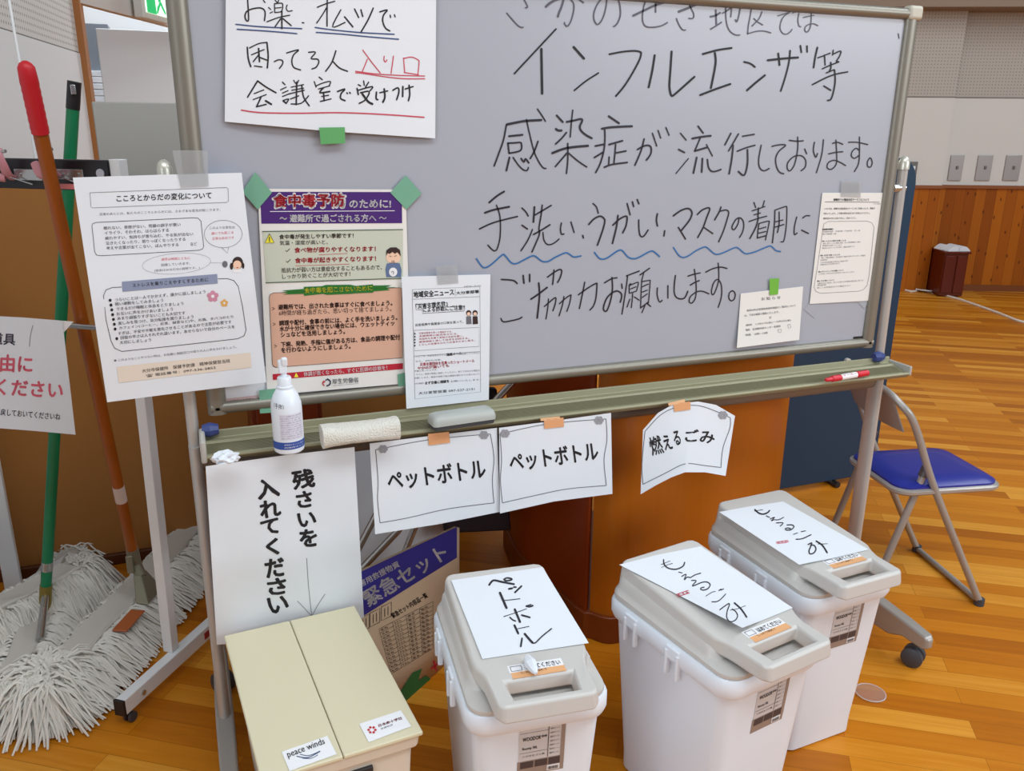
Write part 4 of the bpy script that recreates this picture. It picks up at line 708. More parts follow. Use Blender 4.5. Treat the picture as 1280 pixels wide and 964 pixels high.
for t, x0, y0, x1, y1, m, b, h in (('このような、詐欺を見かけたら、迷惑メールに注意してください', 95, 600, 535, 575, GREYI, 0, 13), ('迷惑メール', 312, 590, 415, 580, INK, .03, 18), ('また、SMSも注意。', 105, 632, 280, 620, GREYI, 0, 12), ('災害支援団体を名乗ったショートメール', 135, 658, 500, 632, REDI, .02, 22), ('やSNSが届いても', 118, 682, 330, 664, REDI, .02, 20), ('不審と思ったときは、', 95, 698, 250, 686, GREYI, 0, 12), ('すぐに、家族や警察に相談してください。慌てて対応せず確認を', 108, 720, 535, 692, GREYI, 0, 12), ('お願いします。電話や訪問で個人情報を聞かれても答えないで', 98, 744, 535, 716, GREYI, 0, 12), ('まずは相談を。', 98, 782, 165, 776, GREYI, 0, 12), ('まず交番に相談を', 170, 782, 330, 768, INK, .03, 20), ('お願いいたします。', 340, 766, 540, 754, GREYI, 0, 12), ('大分東警察署 097-527-2131', 125, 850, 500, 820, INK, .0, 20)):
    s.text(t, (x0, y0), (x1, y1), h, m, b, z=n)
for cx, mm in ((460, SHB), (503, REDI)):
    s.ellipse((cx, 302), 18, 20, HA, 1, z=n, n=10); s.ellipse((cx, 308), 12, 12, SK, 2, z=n, n=10); s.poly([(cx - 16, 325), (cx + 16, 323), (cx + 20, 375), (cx - 16, 378)], HA if mm is REDI else GREYI, 1, z=n, sub=1)
tape(s, [(545, 333), (572, 331), (573, 354), (547, 356)], TAPEC)
finish(s, 'white printed news sheet overlapping the poster\'s lower right corner', 'notice')
# 5 form on the right
s = Sheet([(1028, 241), (1106, 241)], [(1012, 380), (1086, 376)], (0, 0, 0), YN, lambda u, v: 0.003)
s.mesh('paper_notice', PAPERW, 8, 10)
f = (1000, 225, 5.842)
s.text('避難所での電話対応サービスについて', (245, 153), (505, 153), 18, INK, 0.02, z=f); s.strokes([[(182, 160), (580, 162)]], 0.5, INK, z=f, name='printed_line'); s.text('大分市役所', (535, 178), (588, 179), 9, GREYI, z=f)
for t, x0, y0, x1, y1 in (('このたびは、避難所の相談電話のサービスをご利用いただき、職員が', 175, 217, 548, 214), ('対応いたします。ご不便の場合は窓口までお知らせください。', 172, 252, 512, 248), ('相談内容はだれにも伝わりません。ご協力ください。', 170, 288, 410, 284)): s.text(t, (x0, y0), (x1, y1), 14, BRN, 0.01, z=f)
s.strokes([loop([(170, 345), (175, 320), (205, 303), (490, 300), (525, 312), (542, 345), (505, 700), (490, 770), (465, 800), (430, 812), (150, 828), (118, 815), (103, 785), (125, 650)])], 0.4, GREYI, z=f, sm=False, name='printed_line')
for t, x0, y0, x1, y1, b in (('【健康相談】', 165, 367, 242, 364, .03), ('保健師相談　午前9時〜午後5時　月〜金', 168, 384, 440, 374, 0), ('受付時間 1階', 166, 401, 265, 398, 0), ('問1 からだの調子が悪いとき', 163, 453, 335, 447, .015), ('医療・薬のことなど気軽に相談。近くの医療機関をご案内', 168, 470, 440, 458, 0), ('保健師が対応いたします', 165, 486, 305, 480, 0), ('電話またはメールでも受付。相談は無料です', 163, 504, 400, 490, 0), ('問2 生活で困ったとき', 150, 558, 292, 550, .015), ('福祉・介護の相談員が、生活全般のご相談をお受けいたします。お電話は', 155, 575, 480, 556, 0), ('市役所内', 150, 592, 200, 588, 0), ('そのほか生活支援や手続きのご相談も受付', 150, 609, 350, 596, 0), ('詳細は窓口までお問い合わせ', 150, 625, 290, 614, 0), ('問3 ボランティアの支援について', 135, 677, 318, 664, .015), ('ごみ出しや片付けのお手伝いをいたします。', 138, 692, 400, 676, 0), ('問4 その他について', 126, 745, 250, 736, .015), ('各種手続きのご案内や、市からのお知らせは本紙及び掲示板をご覧下さい', 130, 762, 468, 738, 0), ('掲示板の横', 128, 776, 190, 771, 0), ('詳しくは市役所までお電話下さい', 126, 794, 370, 776, 0)):
    s.text(t, (x0, y0), (x1, y1), 11, INK if b else GREYI, b, z=f)
tape(s, [(1052, 225.5), (1077, 226.5), (1076, 247), (1051, 246)], TAPEC)
finish(s, 'white printed form in a rounded outline at the board\'s right edge', 'notice')
# 6 small notice with lime tape
s = Sheet([(926, 367), (1004, 358)], [(921, 435), (999, 425)], (0, 0, 0), YN, lambda u, v: 0.003 + 0.008 * v * v)
s.mesh('paper_notice', PAPERW, 8, 8)
g = (905, 330, 8.035)
s.text('お 知 ら せ', (378, 368), (570, 352), 32, GREYI, 0.01, z=g)
for t, x0, y0, x1, y1 in (('昭和59年災害救助者歯科相談のご案内について', 232, 480, 722, 428), ('は、下記の期間で開設いたします。', 208, 530, 555, 492), ('記', 455, 550, 478, 548), ('期間　11月21日(金)〜12月5日(金)', 222, 628, 675, 576), ('場所　佐賀関市民センター会議室', 218, 676, 570, 634), ('時間　10時〜15時', 218, 726, 440, 702)): s.text(t, (x0, y0), (x1, y1), 22, GREYI, 0.008, z=g)
s.strokes([loop([(540, 660), (575, 655), (572, 688), (548, 690)]), loop([(640, 612), (665, 605), (672, 640), (648, 645)])], 0.4, GREYI, z=g, sm=False, name='printed_line')
tape(s, [(962, 348.5), (974, 348), (972.5, 368), (962, 369)], TAPEL)
finish(s, 'small white notice held by a lime green tape strip at the board\'s lower right', 'notice')
# ------------------------------------------------------------------ papers hanging from the tray
PIN = mat('print_pin_grey', rgb(150, 150, 156), 0.6)
def pinmark(s, c, z):
    for q in range(6): s.ellipse((c[0] + 14 * math.cos(q * 1.047), c[1] + 12 * math.sin(q * 1.047)), 11, 10, PIN, 2, z=z, n=8)
z4 = (460, 500, 4.0)
def P4(L, z=z4): return [(z[0] + p[0] / z[2], z[1] + p[1] / z[2]) for p in L]
s = Sheet(P4([(8, 218), (330, 178), (645, 140)]), P4([(36, 672), (350, 622), (660, 560)]), (0, -0.102, 0), YN, lambda u, v: 0.003 * math.sin(u * 5 + 1) * v)
s.mesh('paper_sign', PAPER, 14, 8)
s.strokes([[(38, 250), (300, 200), (610, 170)], [(612, 170), (630, 290), (622, 400), (630, 515)], [(630, 515), (400, 545), (200, 590), (60, 615)], [(38, 250), (50, 400), (48, 500), (60, 615)]], 0.9, GREYI, z=z4, name='printed_line')
s.text('ペットボトル', (105, 455), (592, 390), 96, INK, 0.028, z=z4); pinmark(s, (75, 246), z4); pinmark(s, (580, 176), z4)
tape(s, P4([(300, 170), (405, 160), (410, 214), (304, 228)]), TAPEO)
finish(s, 'white PET bottle sign hanging from the tray, left one of the identical pair', 'sign', 'PET bottle signs')
s = Sheet(P4([(655, 140), (930, 105), (1215, 65)]), P4([(660, 568), (930, 508), (1222, 470)]), (0, -0.102, 0), YN, lambda u, v: 0.006 + 0.004 * math.sin(u * 4) * v)
s.mesh('paper_sign', PAPER, 14, 8)
s.strokes([[(660, 170), (900, 120), (1190, 95)], [(1190, 95), (1195, 200), (1180, 300), (1192, 428)], [(1192, 428), (1000, 445), (850, 475), (672, 515)], [(660, 170), (668, 300), (662, 400), (672, 515)]], 0.9, GREYI, z=z4, name='printed_line')
s.text('ペットボトル', (715, 360), (1155, 300), 92, INK, 0.028, z=z4); pinmark(s, (685, 168), z4); pinmark(s, (1155, 102), z4)
tape(s, P4([(880, 98), (978, 88), (980, 134), (882, 145)]), TAPEO); tape(s, P4([(862, 92), (958, 82), (962, 96), (864, 106)]), mat('tape_pale_orange', rgb(232, 184, 140), 0.7))
finish(s, 'white PET bottle sign hanging from the tray, right one of the identical pair', 'sign', 'PET bottle signs')
z5 = (740, 460, 4.0)
s = Sheet(P4([(255, 310), (330, 225), (410, 180), (530, 168), (620, 185), (715, 240)], z5), P4([(243, 632), (318, 588), (395, 548), (465, 522), (565, 522), (668, 540)], z5), (0, -0.102, 0), YN, lambda u, v: 0.036 * (1 - abs(u - 0.6) / 0.6) * (0.4 + 0.6 * v))
s.mesh('paper_sign', PAPER, 20, 10)
s.strokes([[(265, 318), (340, 238), (420, 198), (530, 188), (640, 225), (692, 250)], [(692, 250), (690, 300), (655, 400), (645, 498)], [(645, 498), (560, 488), (465, 480), (360, 530), (255, 582)], [(255, 582), (250, 480), (265, 318)]], 0.9, GREYI, z=z5, name='printed_line')
for t, a, b, h in (('燃', (303, 440), (362, 424), 92), ('え', (367, 412), (405, 402), 72), ('る', (415, 388), (447, 382), 70), ('ご', (468, 370), (536, 366), 58), ('み', (540, 376), (612, 376), 58)): s.text(t, a, b, h, INK, 0.018 if t == '燃' else 0.03, z=z5)
pinmark(s, (655, 236), z5); tape(s, P4([(408, 178), (492, 168), (493, 208), (412, 219)], z5), TAPEO); tape(s, P4([(380, 176), (462, 156), (466, 172), (384, 190)], z5), MATS['tape_pale_orange'])
finish(s, 'creased white burnable waste sign with drooping corners hanging from the tray', 'sign')
s = Sheet([(257, 583), (350, 570), (443, 559)], [(271, 806), (362, 800), (455, 772)], (0, -0.104, 0), YN, lambda u, v: 0.006 * math.sin(3 * v + 2 * u) + 0.004 * math.sin(9 * u - 6 * v) * v - 0.09 * max(0, v - 0.55))
s.mesh('paper_sign', PAPER, 14, 16)
z7 = (240, 430, 4.0); z8 = (240, 660, 3.172)
for t, a, b, h, z in (('残', (512, 728), (615, 712), 90, z7), ('さ', (532, 822), (605, 810), 78, z7), ('い', (538, 918), (622, 905), 68, z7), ('を', (432, 76), (497, 70), 66, z8), ('入', (335, 778), (438, 758), 92, z7), ('れ', (348, 872), (445, 858), 82, z7), ('て', (355, 958), (440, 942), 72, z7), ('く', (298, 107), (345, 103), 62, z8), ('だ', (297, 198), (370, 188), 70, z8), ('さ', (307, 268), (377, 258), 62, z8), ('い', (312, 342), (385, 326), 62, z8)): s.text(t, a, b, h, INK, 0.045, z=z)
s.strokes([[(455, 120), (462, 230), (475, 350)], [(418, 290), (445, 318), (475, 350)], [(528, 262), (500, 305), (475, 350)]], 0.6, GREYI, z=z8)
finish(s, 'long white food-scraps sign hanging from the tray behind the beige bin', 'sign')
# sign on the mop rack
rn = Vector((-0.30, -0.953, 0)); rp = Vector((-0.27, 0.395, 1.0)); zr = (0, 390, 5.667)
s = Sheet([(-66, 392), (30, 397), (78, 401)], [(-60, 531), (40, 538.5), (94.5, 543.5)], rp, rn, lambda u, v: 0.004 * math.sin(u * 6) * v)
s.mesh('paper_sign', PAPER, 12, 10)
s.poly([(78, 401), (92, 402), (78.5, 417)], WHITE, -3, 'folded_corner'); s.text('掃除道具', (-245, 218), (105, 236), 82, mat('ink_slate', rgb(60, 60, 75), 0.6), 0.02, z=zr)
s.text('ご自由に', (-245, 408), (225, 432), 120, PINKI, 0.03, z=zr); s.text('お使いください', (-420, 562), (440, 616), 118, PINKI, 0.03, z=zr); s.text('元の場所に戻しておいてくださいね', (-190, 716), (425, 768), 48, MATS['ink_slate'], 0.015, z=zr)
s.strokes([[(232, 95), (215, 170), (208, 245)]], 0.7, GREYI, z=zr)
finish(s, 'white sign with pink lettering hung on the mop rack at the left', 'sign')
# ------------------------------------------------------------------ bins with grey lids
def pail(name, label, loc, rotz, group):
    e = thing(name, label, 'bin', loc, math.radians(rotz), group)
    H = 0.462
    mb = MB(); rg = []
    for z, hx, hy, r in ((0.0, 0.100, 0.150, 0.02), (0.006, 0.107, 0.157, 0.026), (0.05, 0.109, 0.159, 0.03), (H - 0.05, 0.128, 0.186, 0.034), (H, 0.129, 0.187, 0.035)): rg.append(rrect(hx, hy, r, z))
    rg.append(rrect(0.122, 0.18, 0.03, H)); rg.append(rrect(0.10, 0.15, 0.025, 0.012)); mb.loft(rg); mb.build('body', WHITEP, e, smooth=True)
    mb = MB(); rg = [rrect(0.128, 0.186, 0.035, H - 0.045), rrect(0.138, 0.197, 0.042, H - 0.042), rrect(0.143, 0.202, 0.046, H - 0.03), rrect(0.143, 0.202, 0.046, H - 0.006), rrect(0.139, 0.198, 0.042, H + 0.002), rrect(0.125, 0.184, 0.03, H + 0.002), rrect(0.125, 0.184, 0.03, H - 0.045)]
    mb.loft(rg, False, False); mb.f.append(tuple()) if False else None
    n = len(rg[0]); k = len(mb.v) - n
    mb.f.extend([(i, (i + 1) % n, k + (i + 1) % n, k + i) for i in range(n)]); mb.build('rim', WHITEP, e, smooth=True)
    for sx in (-1, 1):                 # side lugs: paired ribs, each pair holding a latch slot
        for y in (0.10, -0.04):
            mb = MB()
            for d in (-0.017, 0.017): mb.box((sx * 0.143, y + d, H - 0.042), (0.012, 0.009, 0.060))
            mb.box((sx * 0.139, y, H - 0.018), (0.014, 0.042, 0.030)); mb.build('latch_lug', WHITEP, e, bevel=0.003)
    # lid: flange, two rounded steps, raised top with handle plate
    def lift(p): return Vector((p[0], p[1], p[2] + 0.027 * min(1, max(0, (p[1] + 0.165) / 0.354)) * min(1.0, max(0, (p[2] - H) / 0.058))))
    mb = MB(); rg = [rrect(0.134, 0.196, 0.038, H + 0.001), rrect(0.136, 0.198, 0.04, H + 0.006), rrect(0.135, 0.197, 0.04, H + 0.012), rrect(0.128, 0.166, 0.03, H + 0.016, cy=0.026), rrect(0.125, 0.164, 0.03, H + 0.021, cy=0.026), rrect(0.123, 0.163, 0.03, H + 0.032, cy=0.026), rrect(0.119, 0.160, 0.03, H + 0.037, cy=0.026), rrect(0.108, 0.148, 0.026, H + 0.039, cy=0.026)]
    mb.loft([[lift(p) for p in r] for r in rg]); lid = mb.build('lid', LIDG, e, smooth=True)
    zt_ = H + 0.058
    def outl(d):
        pts = [(0.095 - d, 0.189 - d), (-0.095 + d, 0.189 - d), (-0.108 + d, 0.184 - d), (-0.114 + d, 0.17), (-0.115 + d, -0.105), (-0.112 + d, -0.125), (-0.103 + d, -0.142), (-0.098 + d, -0.165), (-0.095 + d, -0.236), (-0.085 + d, -0.247 + d), (0.085 - d, -0.247 + d), (0.095 - d, -0.236)]
        pts += [(0.098 - d, -0.165), (0.103 - d, -0.142), (0.112 - d, -0.125), (0.115 - d, -0.105), (0.114 - d, 0.17), (0.108 - d, 0.184 - d)]
        return pts
    bm = bmesh.new()
    def ringv(pts, z): return [bm.verts.new(lift((p[0], p[1], z))) for p in pts]
    o_top, o_bot = ringv(outl(0.0), zt_), ringv(outl(-0.004), zt_ - 0.034)
    hole = [(0.068, -0.177), (-0.068, -0.177), (-0.062, -0.229), (0.062, -0.229)]
    h_top, h_bot = ringv(hole, zt_), ringv([(p[0] * 0.94, p[1] * 1.0) for p in hole], zt_ - 0.034)
    for ring in (o_top, o_bot, h_top, h_bot):
        for i in range(len(ring)): bm.edges.new((ring[i], ring[(i + 1) % len(ring)]))
    def edges_of(*rs): return [ed for r in rs for i in range(len(r)) for ed in [bm.edges.get((r[i], r[(i + 1) % len(r)]))]]
    bmesh.ops.triangle_fill(bm, use_beauty=True, use_dissolve=True, edges=edges_of(o_top, h_top)); bmesh.ops.triangle_fill(bm, use_beauty=True, use_dissolve=True, edges=edges_of(o_bot, h_bot))
    for a, b in ((o_top, o_bot), (h_top, h_bot)):
        for i in range(len(a)): bm.faces.new((a[i], a[(i + 1) % len(a)], b[(i + 1) % len(a)], b[i]))
    bmesh.ops.recalc_face_normals(bm, faces=bm.faces)
    me = bpy.data.meshes.new('lid_top'); bm.to_mesh(me); bm.free(); me.materials.append(LIDG)
    o = bpy.data.objects.new('lid_top', me); C.objects.link(o); o.parent = e
    b = o.modifiers.new('bevel', 'BEVEL'); b.width = 0.007; b.segments = 4; b.limit_method = 'ANGLE'; b.angle_limit = math.radians(25)
    for p in me.polygons: p.use_smooth = True
    o.modifiers.new('wn', 'WEIGHTED_NORMAL')
    # handle sticker on the lid in front of the grip slot
    def loc3(x, y, z): return (x, y, z)
    zs = 0.0008
    def st(x, y, k=0): return (x, y, lift((x, y, zt_)).z + 0.0008 + 0.0006 * k)
    def sq_(mb, x0, x1, y0, y1, k=0): mb.add([st(x0, y0, k), st(x1, y0, k), st(x1, y1, k), st(x0, y1, k)], [(0, 1, 2, 3)])
    ORS = mat('sticker_orange', rgb(226, 170, 120), 0.6)
    mb = MB(); sq_(mb, -0.050, 0.055, -0.1745, -0.1655); sq_(mb, -0.050, 0.055, -0.1655, -0.157); flatmesh(mb, 'sticker_band', ORS, e)
    mb = MB(); sq_(mb, -0.052, 0.055, -0.157, -0.137); stk = flatmesh(mb, 'sticker', WHITE, e)
    mb = MB(); put_text(mb, 'はめてください', lambda u, v: st(-0.018 + 0.068 * u, -0.1545 + 0.013 * v, 1), 0.02); put_text(mb, 'しっかり閉めて', lambda u, v: st(-0.03 + 0.05 * u, -0.164 + 0.006 * v, 1))
    for y0, y1 in ((-0.1545, -0.1535), (-0.1415, -0.1405)): sq_(mb, -0.048, -0.026, y0, y1, 1)
    for x0, x1 in ((-0.048, -0.047), (-0.027, -0.026)): sq_(mb, x0, x1, -0.1545, -0.1405, 1)
    flatmesh(mb, 'sticker_text', INK, stk)
    # front product label on the tapering front face
    def fp_(x, z, k=0): # front face point
        t = (z - 0.05) / (H - 0.10); return (x, -(0.159 + 0.027 * t) - 0.0007 * (k + 1), z)
    LB = mat('label_white', rgb(205, 203, 205), 0.5); LBB = mat('label_brown', rgb(112, 98, 92), 0.5); LBD = mat('label_dark', rgb(70, 62, 66), 0.5); LBT = mat('label_taupe', rgb(150, 132, 122), 0.5)
    def lq(mb, x0, x1, z0, z1, k=0): mb.add([fp_(x0, z0, k), fp_(x1, z0, k), fp_(x1, z1, k), fp_(x0, z1, k)], [(0, 1, 2, 3)])
    zb = 0.300
    mb = MB(); lq(mb, -0.040, 0.050, zb + 0.036, zb + 0.13); plb = flatmesh(mb, 'product_label', LB, e)
    mb = MB(); lq(mb, 0.044, 0.052, zb + 0.016, zb + 0.13, 1); lq(mb, -0.042, 0.052, zb, zb + 0.036, 0); flatmesh(mb, 'label_border', LBT, plb)
    mb = MB()
    for x0, x1 in ((-0.036, -0.010), (-0.007, 0.018), (0.021, 0.044)): lq(mb, x0, x1, zb + 0.018, zb + 0.034, 1)
    flatmesh(mb, 'label_photos', LBD, plb)
    mb = MB(); lq(mb, 0.018, 0.044, zb + 0.003, zb + 0.016, 1); flatmesh(mb, 'barcode_field', WHITE, plb)
    mb = MB()
    for q in range(11): lq(mb, 0.020 + q * 0.002, 0.0208 + q * 0.002 + (q % 3) * 0.0003, zb + 0.005, zb + 0.013, 2)
    put_text(mb, 'WOODOR', lambda u, v: fp_(-0.033 + 0.036 * u, zb + 0.085 + 0.009 * v, 1), 0.03); put_text(mb, 'Roomy 30L', lambda u, v: fp_(-0.033 + 0.03 * u, zb + 0.062 + 0.008 * v, 1), 0.02)
    put_text(mb, 'フタ付きゴミ箱', lambda u, v: fp_(-0.033 + 0.045 * u, zb + 0.045 + 0.005 * v, 1)); put_text(mb, '収納', lambda u, v: fp_(0.004 + 0.011 * u, zb + 0.088 + 0.006 * v, 1), 0.02)
    lq(mb, 0.0178, 0.0190, zb + 0.038, zb + 0.13, 1)
    for q in range(7): put_text(mb, '容量約30リットル', lambda u, v: fp_(0.0215 + 0.019 * u, zb + 0.044 + q * 0.010 + 0.004 * v, 1))
    for z in (0.104, 0.056): lq(mb, -0.038, 0.017, zb + z, zb + z + 0.0007, 1)
    flatmesh(mb, 'label_text', INK, plb)
    return e, zt_
GB = 'lidded kitchen bins'
b1, ZL = pail('lidded_bin', 'white bin with grey lid and PET bottle paper, beside the beige box', (0.549, -0.434, 0), -6.0, GB)
b2, _ = pail('lidded_bin', 'white bin with grey lid in the middle, its lid paper curling at the corner', (0.997, -0.480, 0), 10.0, GB)
b3, _ = pail('lidded_bin', 'white bin with grey lid farthest right, next to the blue folding chair', (1.372, -0.300, 0), 3.5, GB)
ZP = ZL + 0.0025
def zsheet(tops, bots, label, bulge=None, bn_=None):
    r_ = bn_.rotation_euler.z; by_ = Vector((-math.sin(r_), math.cos(r_), 0))
    s = Sheet(tops, bots, Vector(bn_.location) - by_ * 0.165 + Vector((0, 0, ZP)), Vector((0, 0, 1)) - by_ * (0.027 / 0.354), bulge or (lambda u, v: 0.0)); s.mesh('paper_sign', PAPER, 12, 14); return s
s = zsheet([(564, 725.5), (678, 709)], [(603, 824), (736, 804)], '', None, b1)
zn = (590, 700, 8.0)
s.strokes([[2.4, (172, 250), (215, 205), (300, 220), (420, 243)], [2, (320, 195), (350, 180), (398, 190), (385, 203), (340, 208), (320, 195)], [2.4, (370, 290), (402, 284)], [2, (418, 272), (440, 272)], [2.2, (495, 262), (430, 325)], [3, (280, 330), (345, 480)], [1, (325, 405), (400, 398), (480, 388)], [0.9, (315, 568), (430, 530), (548, 488)], [2.8, (428, 495), (480, 620)], [1.7, (380, 575), (405, 598), (435, 612)], [2.2, (498, 552), (578, 575)], [2.2, (545, 462), (575, 468), (607, 457)], [1.4, (545, 460), (590, 446)], [2.6, (425, 655), (462, 735)], [1, (460, 688), (570, 665)], [2.2, (500, 785), (488, 865)], [2.8, (528, 740), (570, 790), (606, 828)], [1.6, (606, 828), (635, 828), (700, 765), (795, 688)]], 1.5, PEN, z=zn)
finish(s, 'white paper reading PET bottle lying on the left lidded bin', 'sign')
zo_ = (800, 680, 7.111)
def curlcorner(u, v): return 0.022 * max(0, (1 - u) * 1.3 - 0.75) * max(0, v - 0.45) * 3.2
s = zsheet([(774, 706), (820, 694), (876, 683)], [(928, 785), (957, 774), (991, 760)], '', curlcorner, b2)
s.strokes([[1.6, (210, 140), (215, 180), (250, 215), (320, 225), (380, 200), (397, 165)], [0.7, (185, 185), (270, 150)], [0.7, (190, 210), (230, 192), (290, 172)], [1, (345, 250), (375, 258)], [1.2, (370, 290), (410, 270), (393, 320), (420, 295), (450, 298), (490, 275), (540, 260)], [1.3, (458, 325), (500, 328), (465, 375), (550, 342), (600, 340), (624, 365), (600, 400), (560, 410), (540, 402), (545, 390), (570, 385)], [0.8, (585, 465), (640, 430), (672, 422)], [1.2, (640, 515), (690, 510), (730, 480), (762, 445)], [1.2, (702, 415), (720, 402)], [1.2, (722, 410), (742, 400)], [1.3, (710, 585), (780, 535), (795, 540), (775, 600), (772, 655), (800, 690), (845, 680), (868, 640), (850, 600), (820, 580)], [2, (840, 525), (900, 580), (948, 650)], [0.7, (800, 590), (870, 575), (940, 548)]], 1.4, PEN, z=zo_)
s.strokes([[(325, 448), (430, 412), (440, 435), (340, 468), (325, 448)]], 0.9, REDI, z=zo_, sm=False, name='red_stamp'); s.text('もえる', (340, 462), (430, 434), 16, REDI, 0.03, z=zo_, name='red_stamp')
finish(s, 'white paper with one curling corner lying on the middle lidded bin', 'sign')
zq = (910, 620, 7.111)
s = zsheet([(899, 640), (938, 633), (979, 627)], [(999, 706), (1040, 698), (1086, 687)], '', lambda u, v: 0.004 * (1 - u) * v, b3)
s.strokes([[1.8, (240, 122), (270, 150), (310, 162), (350, 150), (370, 130)], [0.8, (235, 135), (310, 122)], [1.1, (340, 178), (370, 190)], [1.1, (375, 205), (415, 190), (385, 222), (410, 212), (450, 212), (495, 190)], [1.2, (430, 240), (490, 240), (465, 268)], [1.4, (525, 258), (570, 258), (586, 275), (560, 300), (520, 303), (510, 292), (530, 285), (555, 290)], [0.9, (580, 342), (620, 328)], [1.3, (605, 385), (660, 380), (738, 345)], [1, (650, 318), (690, 310)], [1.6, (712, 432), (745, 418), (735, 450), (720, 490), (730, 515), (765, 505), (782, 470), (765, 440), (735, 438)], [1.9, (785, 402), (840, 440), (882, 505)], [0.8, (800, 428), (885, 425)]], 1.4, PEN, z=zq)
s.strokes([[(430, 410), (530, 395), (540, 405), (520, 415), (435, 424), (430, 410)]], 0.8, PINKI, z=zq, sm=False, name='red_stamp'); s.text('もえる', (440, 420), (525, 408), 12, PINKI, 0.03, z=zq, name='red_stamp')
finish(s, 'white paper lying flat on the right lidded bin', 'sign')
# twisted paper tag on the left lid
e = bpy.data.objects.new('x', None) if False else None
mb = MB(); pA, pB = onZ((659, 822), ZP + 0.012), onZ((670, 842), ZP + 0.008)
mb.tube([pA, pA.lerp(pB, 0.4), pA.lerp(pB, 0.75), pB], [0.007, 0.012, 0.009, 0.003], 7); o = mb.build('paper_twist', PAPER); tag(o, 'small twist of white paper on the left bin\'s lid above its handle', 'paper')
# ------------------------------------------------------------------ beige bin
ZB = 0.415
c1, c2, c3 = onZ((280, 795), ZB), onZ((443, 757), ZB), onZ((541, 911), ZB)
ux = (c2 - c1); wx = ux.length; ang = math.atan2(ux.y, ux.x); dy = (c3 - c2).length
vx = ux.normalized(); vy = Vector((vx.y, -vx.x, 0))
e = thing('beige_bin', 'square beige lidded bin with two white stickers below the food-scraps sign', 'bin', (c1.x, c1.y, 0), ang)
m_be = mat('beige_plastic', rgb(214, 206, 176), 0.42); m_be2 = mat('beige_plastic_body', rgb(214, 204, 188), 0.45)
hw, hd = wx / 2, dy / 2
mb = MB(); mb.loft([rrect(hw - 0.035, hd - 0.03, 0.012, 0.0, 4, hw, -hd), rrect(hw - 0.016, hd - 0.014, 0.012, ZB - 0.03, 4, hw, -hd)]); mb.build('body', m_be2, e, bevel=0.003)
mb = MB(); mb.loft([rrect(hw - 0.006, hd - 0.006, 0.012, ZB - 0.034, 4, hw, -hd), rrect(hw - 0.003, hd - 0.003, 0.012, ZB - 0.008, 4, hw, -hd)]); mb.build('rim', m_be2, e, bevel=0.002)
sp = (onZ((363, 778), ZB) - c1).dot(vx)
for x0, x1 in ((0, sp - 0.0008), (sp + 0.0008, wx)):
    mb = MB(); mb.box(((x0 + x1) / 2, -hd, ZB - 0.004), (x1 - x0, dy, 0.009)); mb.build('lid_flap', m_be, e, bevel=0.0025, seg=3)
def lidsheet(tops, bots):
    s = Sheet(tops, bots, (0, 0, ZB + 0.0016), (0, 0, 1)); return s
s = lidsheet([(352, 940), (409, 920)], [(362, 964), (421, 943)]); z6 = (250, 740, 4.0)
s.mesh('sticker', WHITE, 2, 2); NAV = mat('print_steel_blue', rgb(60, 80, 120), 0.6)
s.text('peace winds', (445, 838), (630, 768), 42, INK, 0.005, z=z6)
s.strokes([[1.0, (485, 822), (540, 828), (600, 798)], [0.8, (500, 812), (545, 818), (600, 796)], [0.7, (512, 832), (555, 832), (590, 815)]], 0.8, NAV, z=z6)
s.done(); so = s.root
s2 = lidsheet([(449, 905), (501, 888)], [(461, 928), (514, 908)]); s2.mesh('sticker', WHITE, 2, 2)
for q in range(6): s2.ellipse((860 + 17 * math.cos(q * 1.047), 690 + 14 * math.sin(q * 1.047)), 7, 6, REDI, 1, z=z6, n=8)
s2.text('日本赤十字社', (895, 676), (1012, 636), 14, REDI, 0.02, z=z6); s2.text('支援物資', (905, 690), (965, 668), 9, GREYI, 0, z=z6); s2.done()
inv = (Matrix.Translation(Vector((c1.x, c1.y, 0))) @ Matrix.Rotation(ang, 4, 'Z')).inverted()
for r in (so, s2.root): r.parent = e; r.matrix_parent_inverse = inv
mb = MB(); mb.box((wx * 0.60, -dy + 0.012, ZB - 0.075), (0.045, 0.008, 0.05)); mb.build('front_badge', mat('badge_black', rgb(45, 42, 45), 0.5), e, bevel=0.001)
# ------------------------------------------------------------------ flattened cardboard carton
q1, q2 = onZ((515, 865), 0), onZ((575, 812), 0); t = (q2 - q1).normalized(); nn = Vector((t.y, -t.x, 0))
s = Sheet([(438, 721), (571, 659)], [(438, 932), (571, 815)], q1, nn); CB = mat('carton_board', rgb(206, 182, 152), 0.8); s.mesh('cardboard_carton', CB, 4, 4, th=0.018)
s.p0 = s.p0 + nn * 0.0095; zc = (430, 550, 2.92)
s.poly([(23, 499), (412, 318), (412, 430), (23, 672)], mat('print_royal_blue', rgb(38, 36, 128), 0.6), 1, z=zc)
SW = mat('print_pale', rgb(205, 198, 200), 0.7)
s.text('災害用救援物資', (38, 552), (205, 462), 24, SW, 0.02, 2, z=zc); s.text('緊急セット', (92, 612), (385, 430), 62, SW, 0.02, 2, z=zc)
for x, y in ((155, 622), (113, 645), (75, 665)):
    s.strokes([loop([(x - 18, y - 12), (x + 18, y - 30), (x + 18, y + 20), (x - 18, y + 38)]), [(x - 6, y - 8), (x - 6, y + 24)], [(x + 6, y - 14), (x + 6, y + 18)]], 0.7, INK, z=zc, sm=False, name='carton_symbol')
s.text('緊急セット内容品一覧', (180, 652), (308, 574), 20, INK, 0.02, z=zc)
L = []
for k in range(12): L.append([(128 + k * 4, 690 + k * 15), (325, 590 + k * 15.5)])
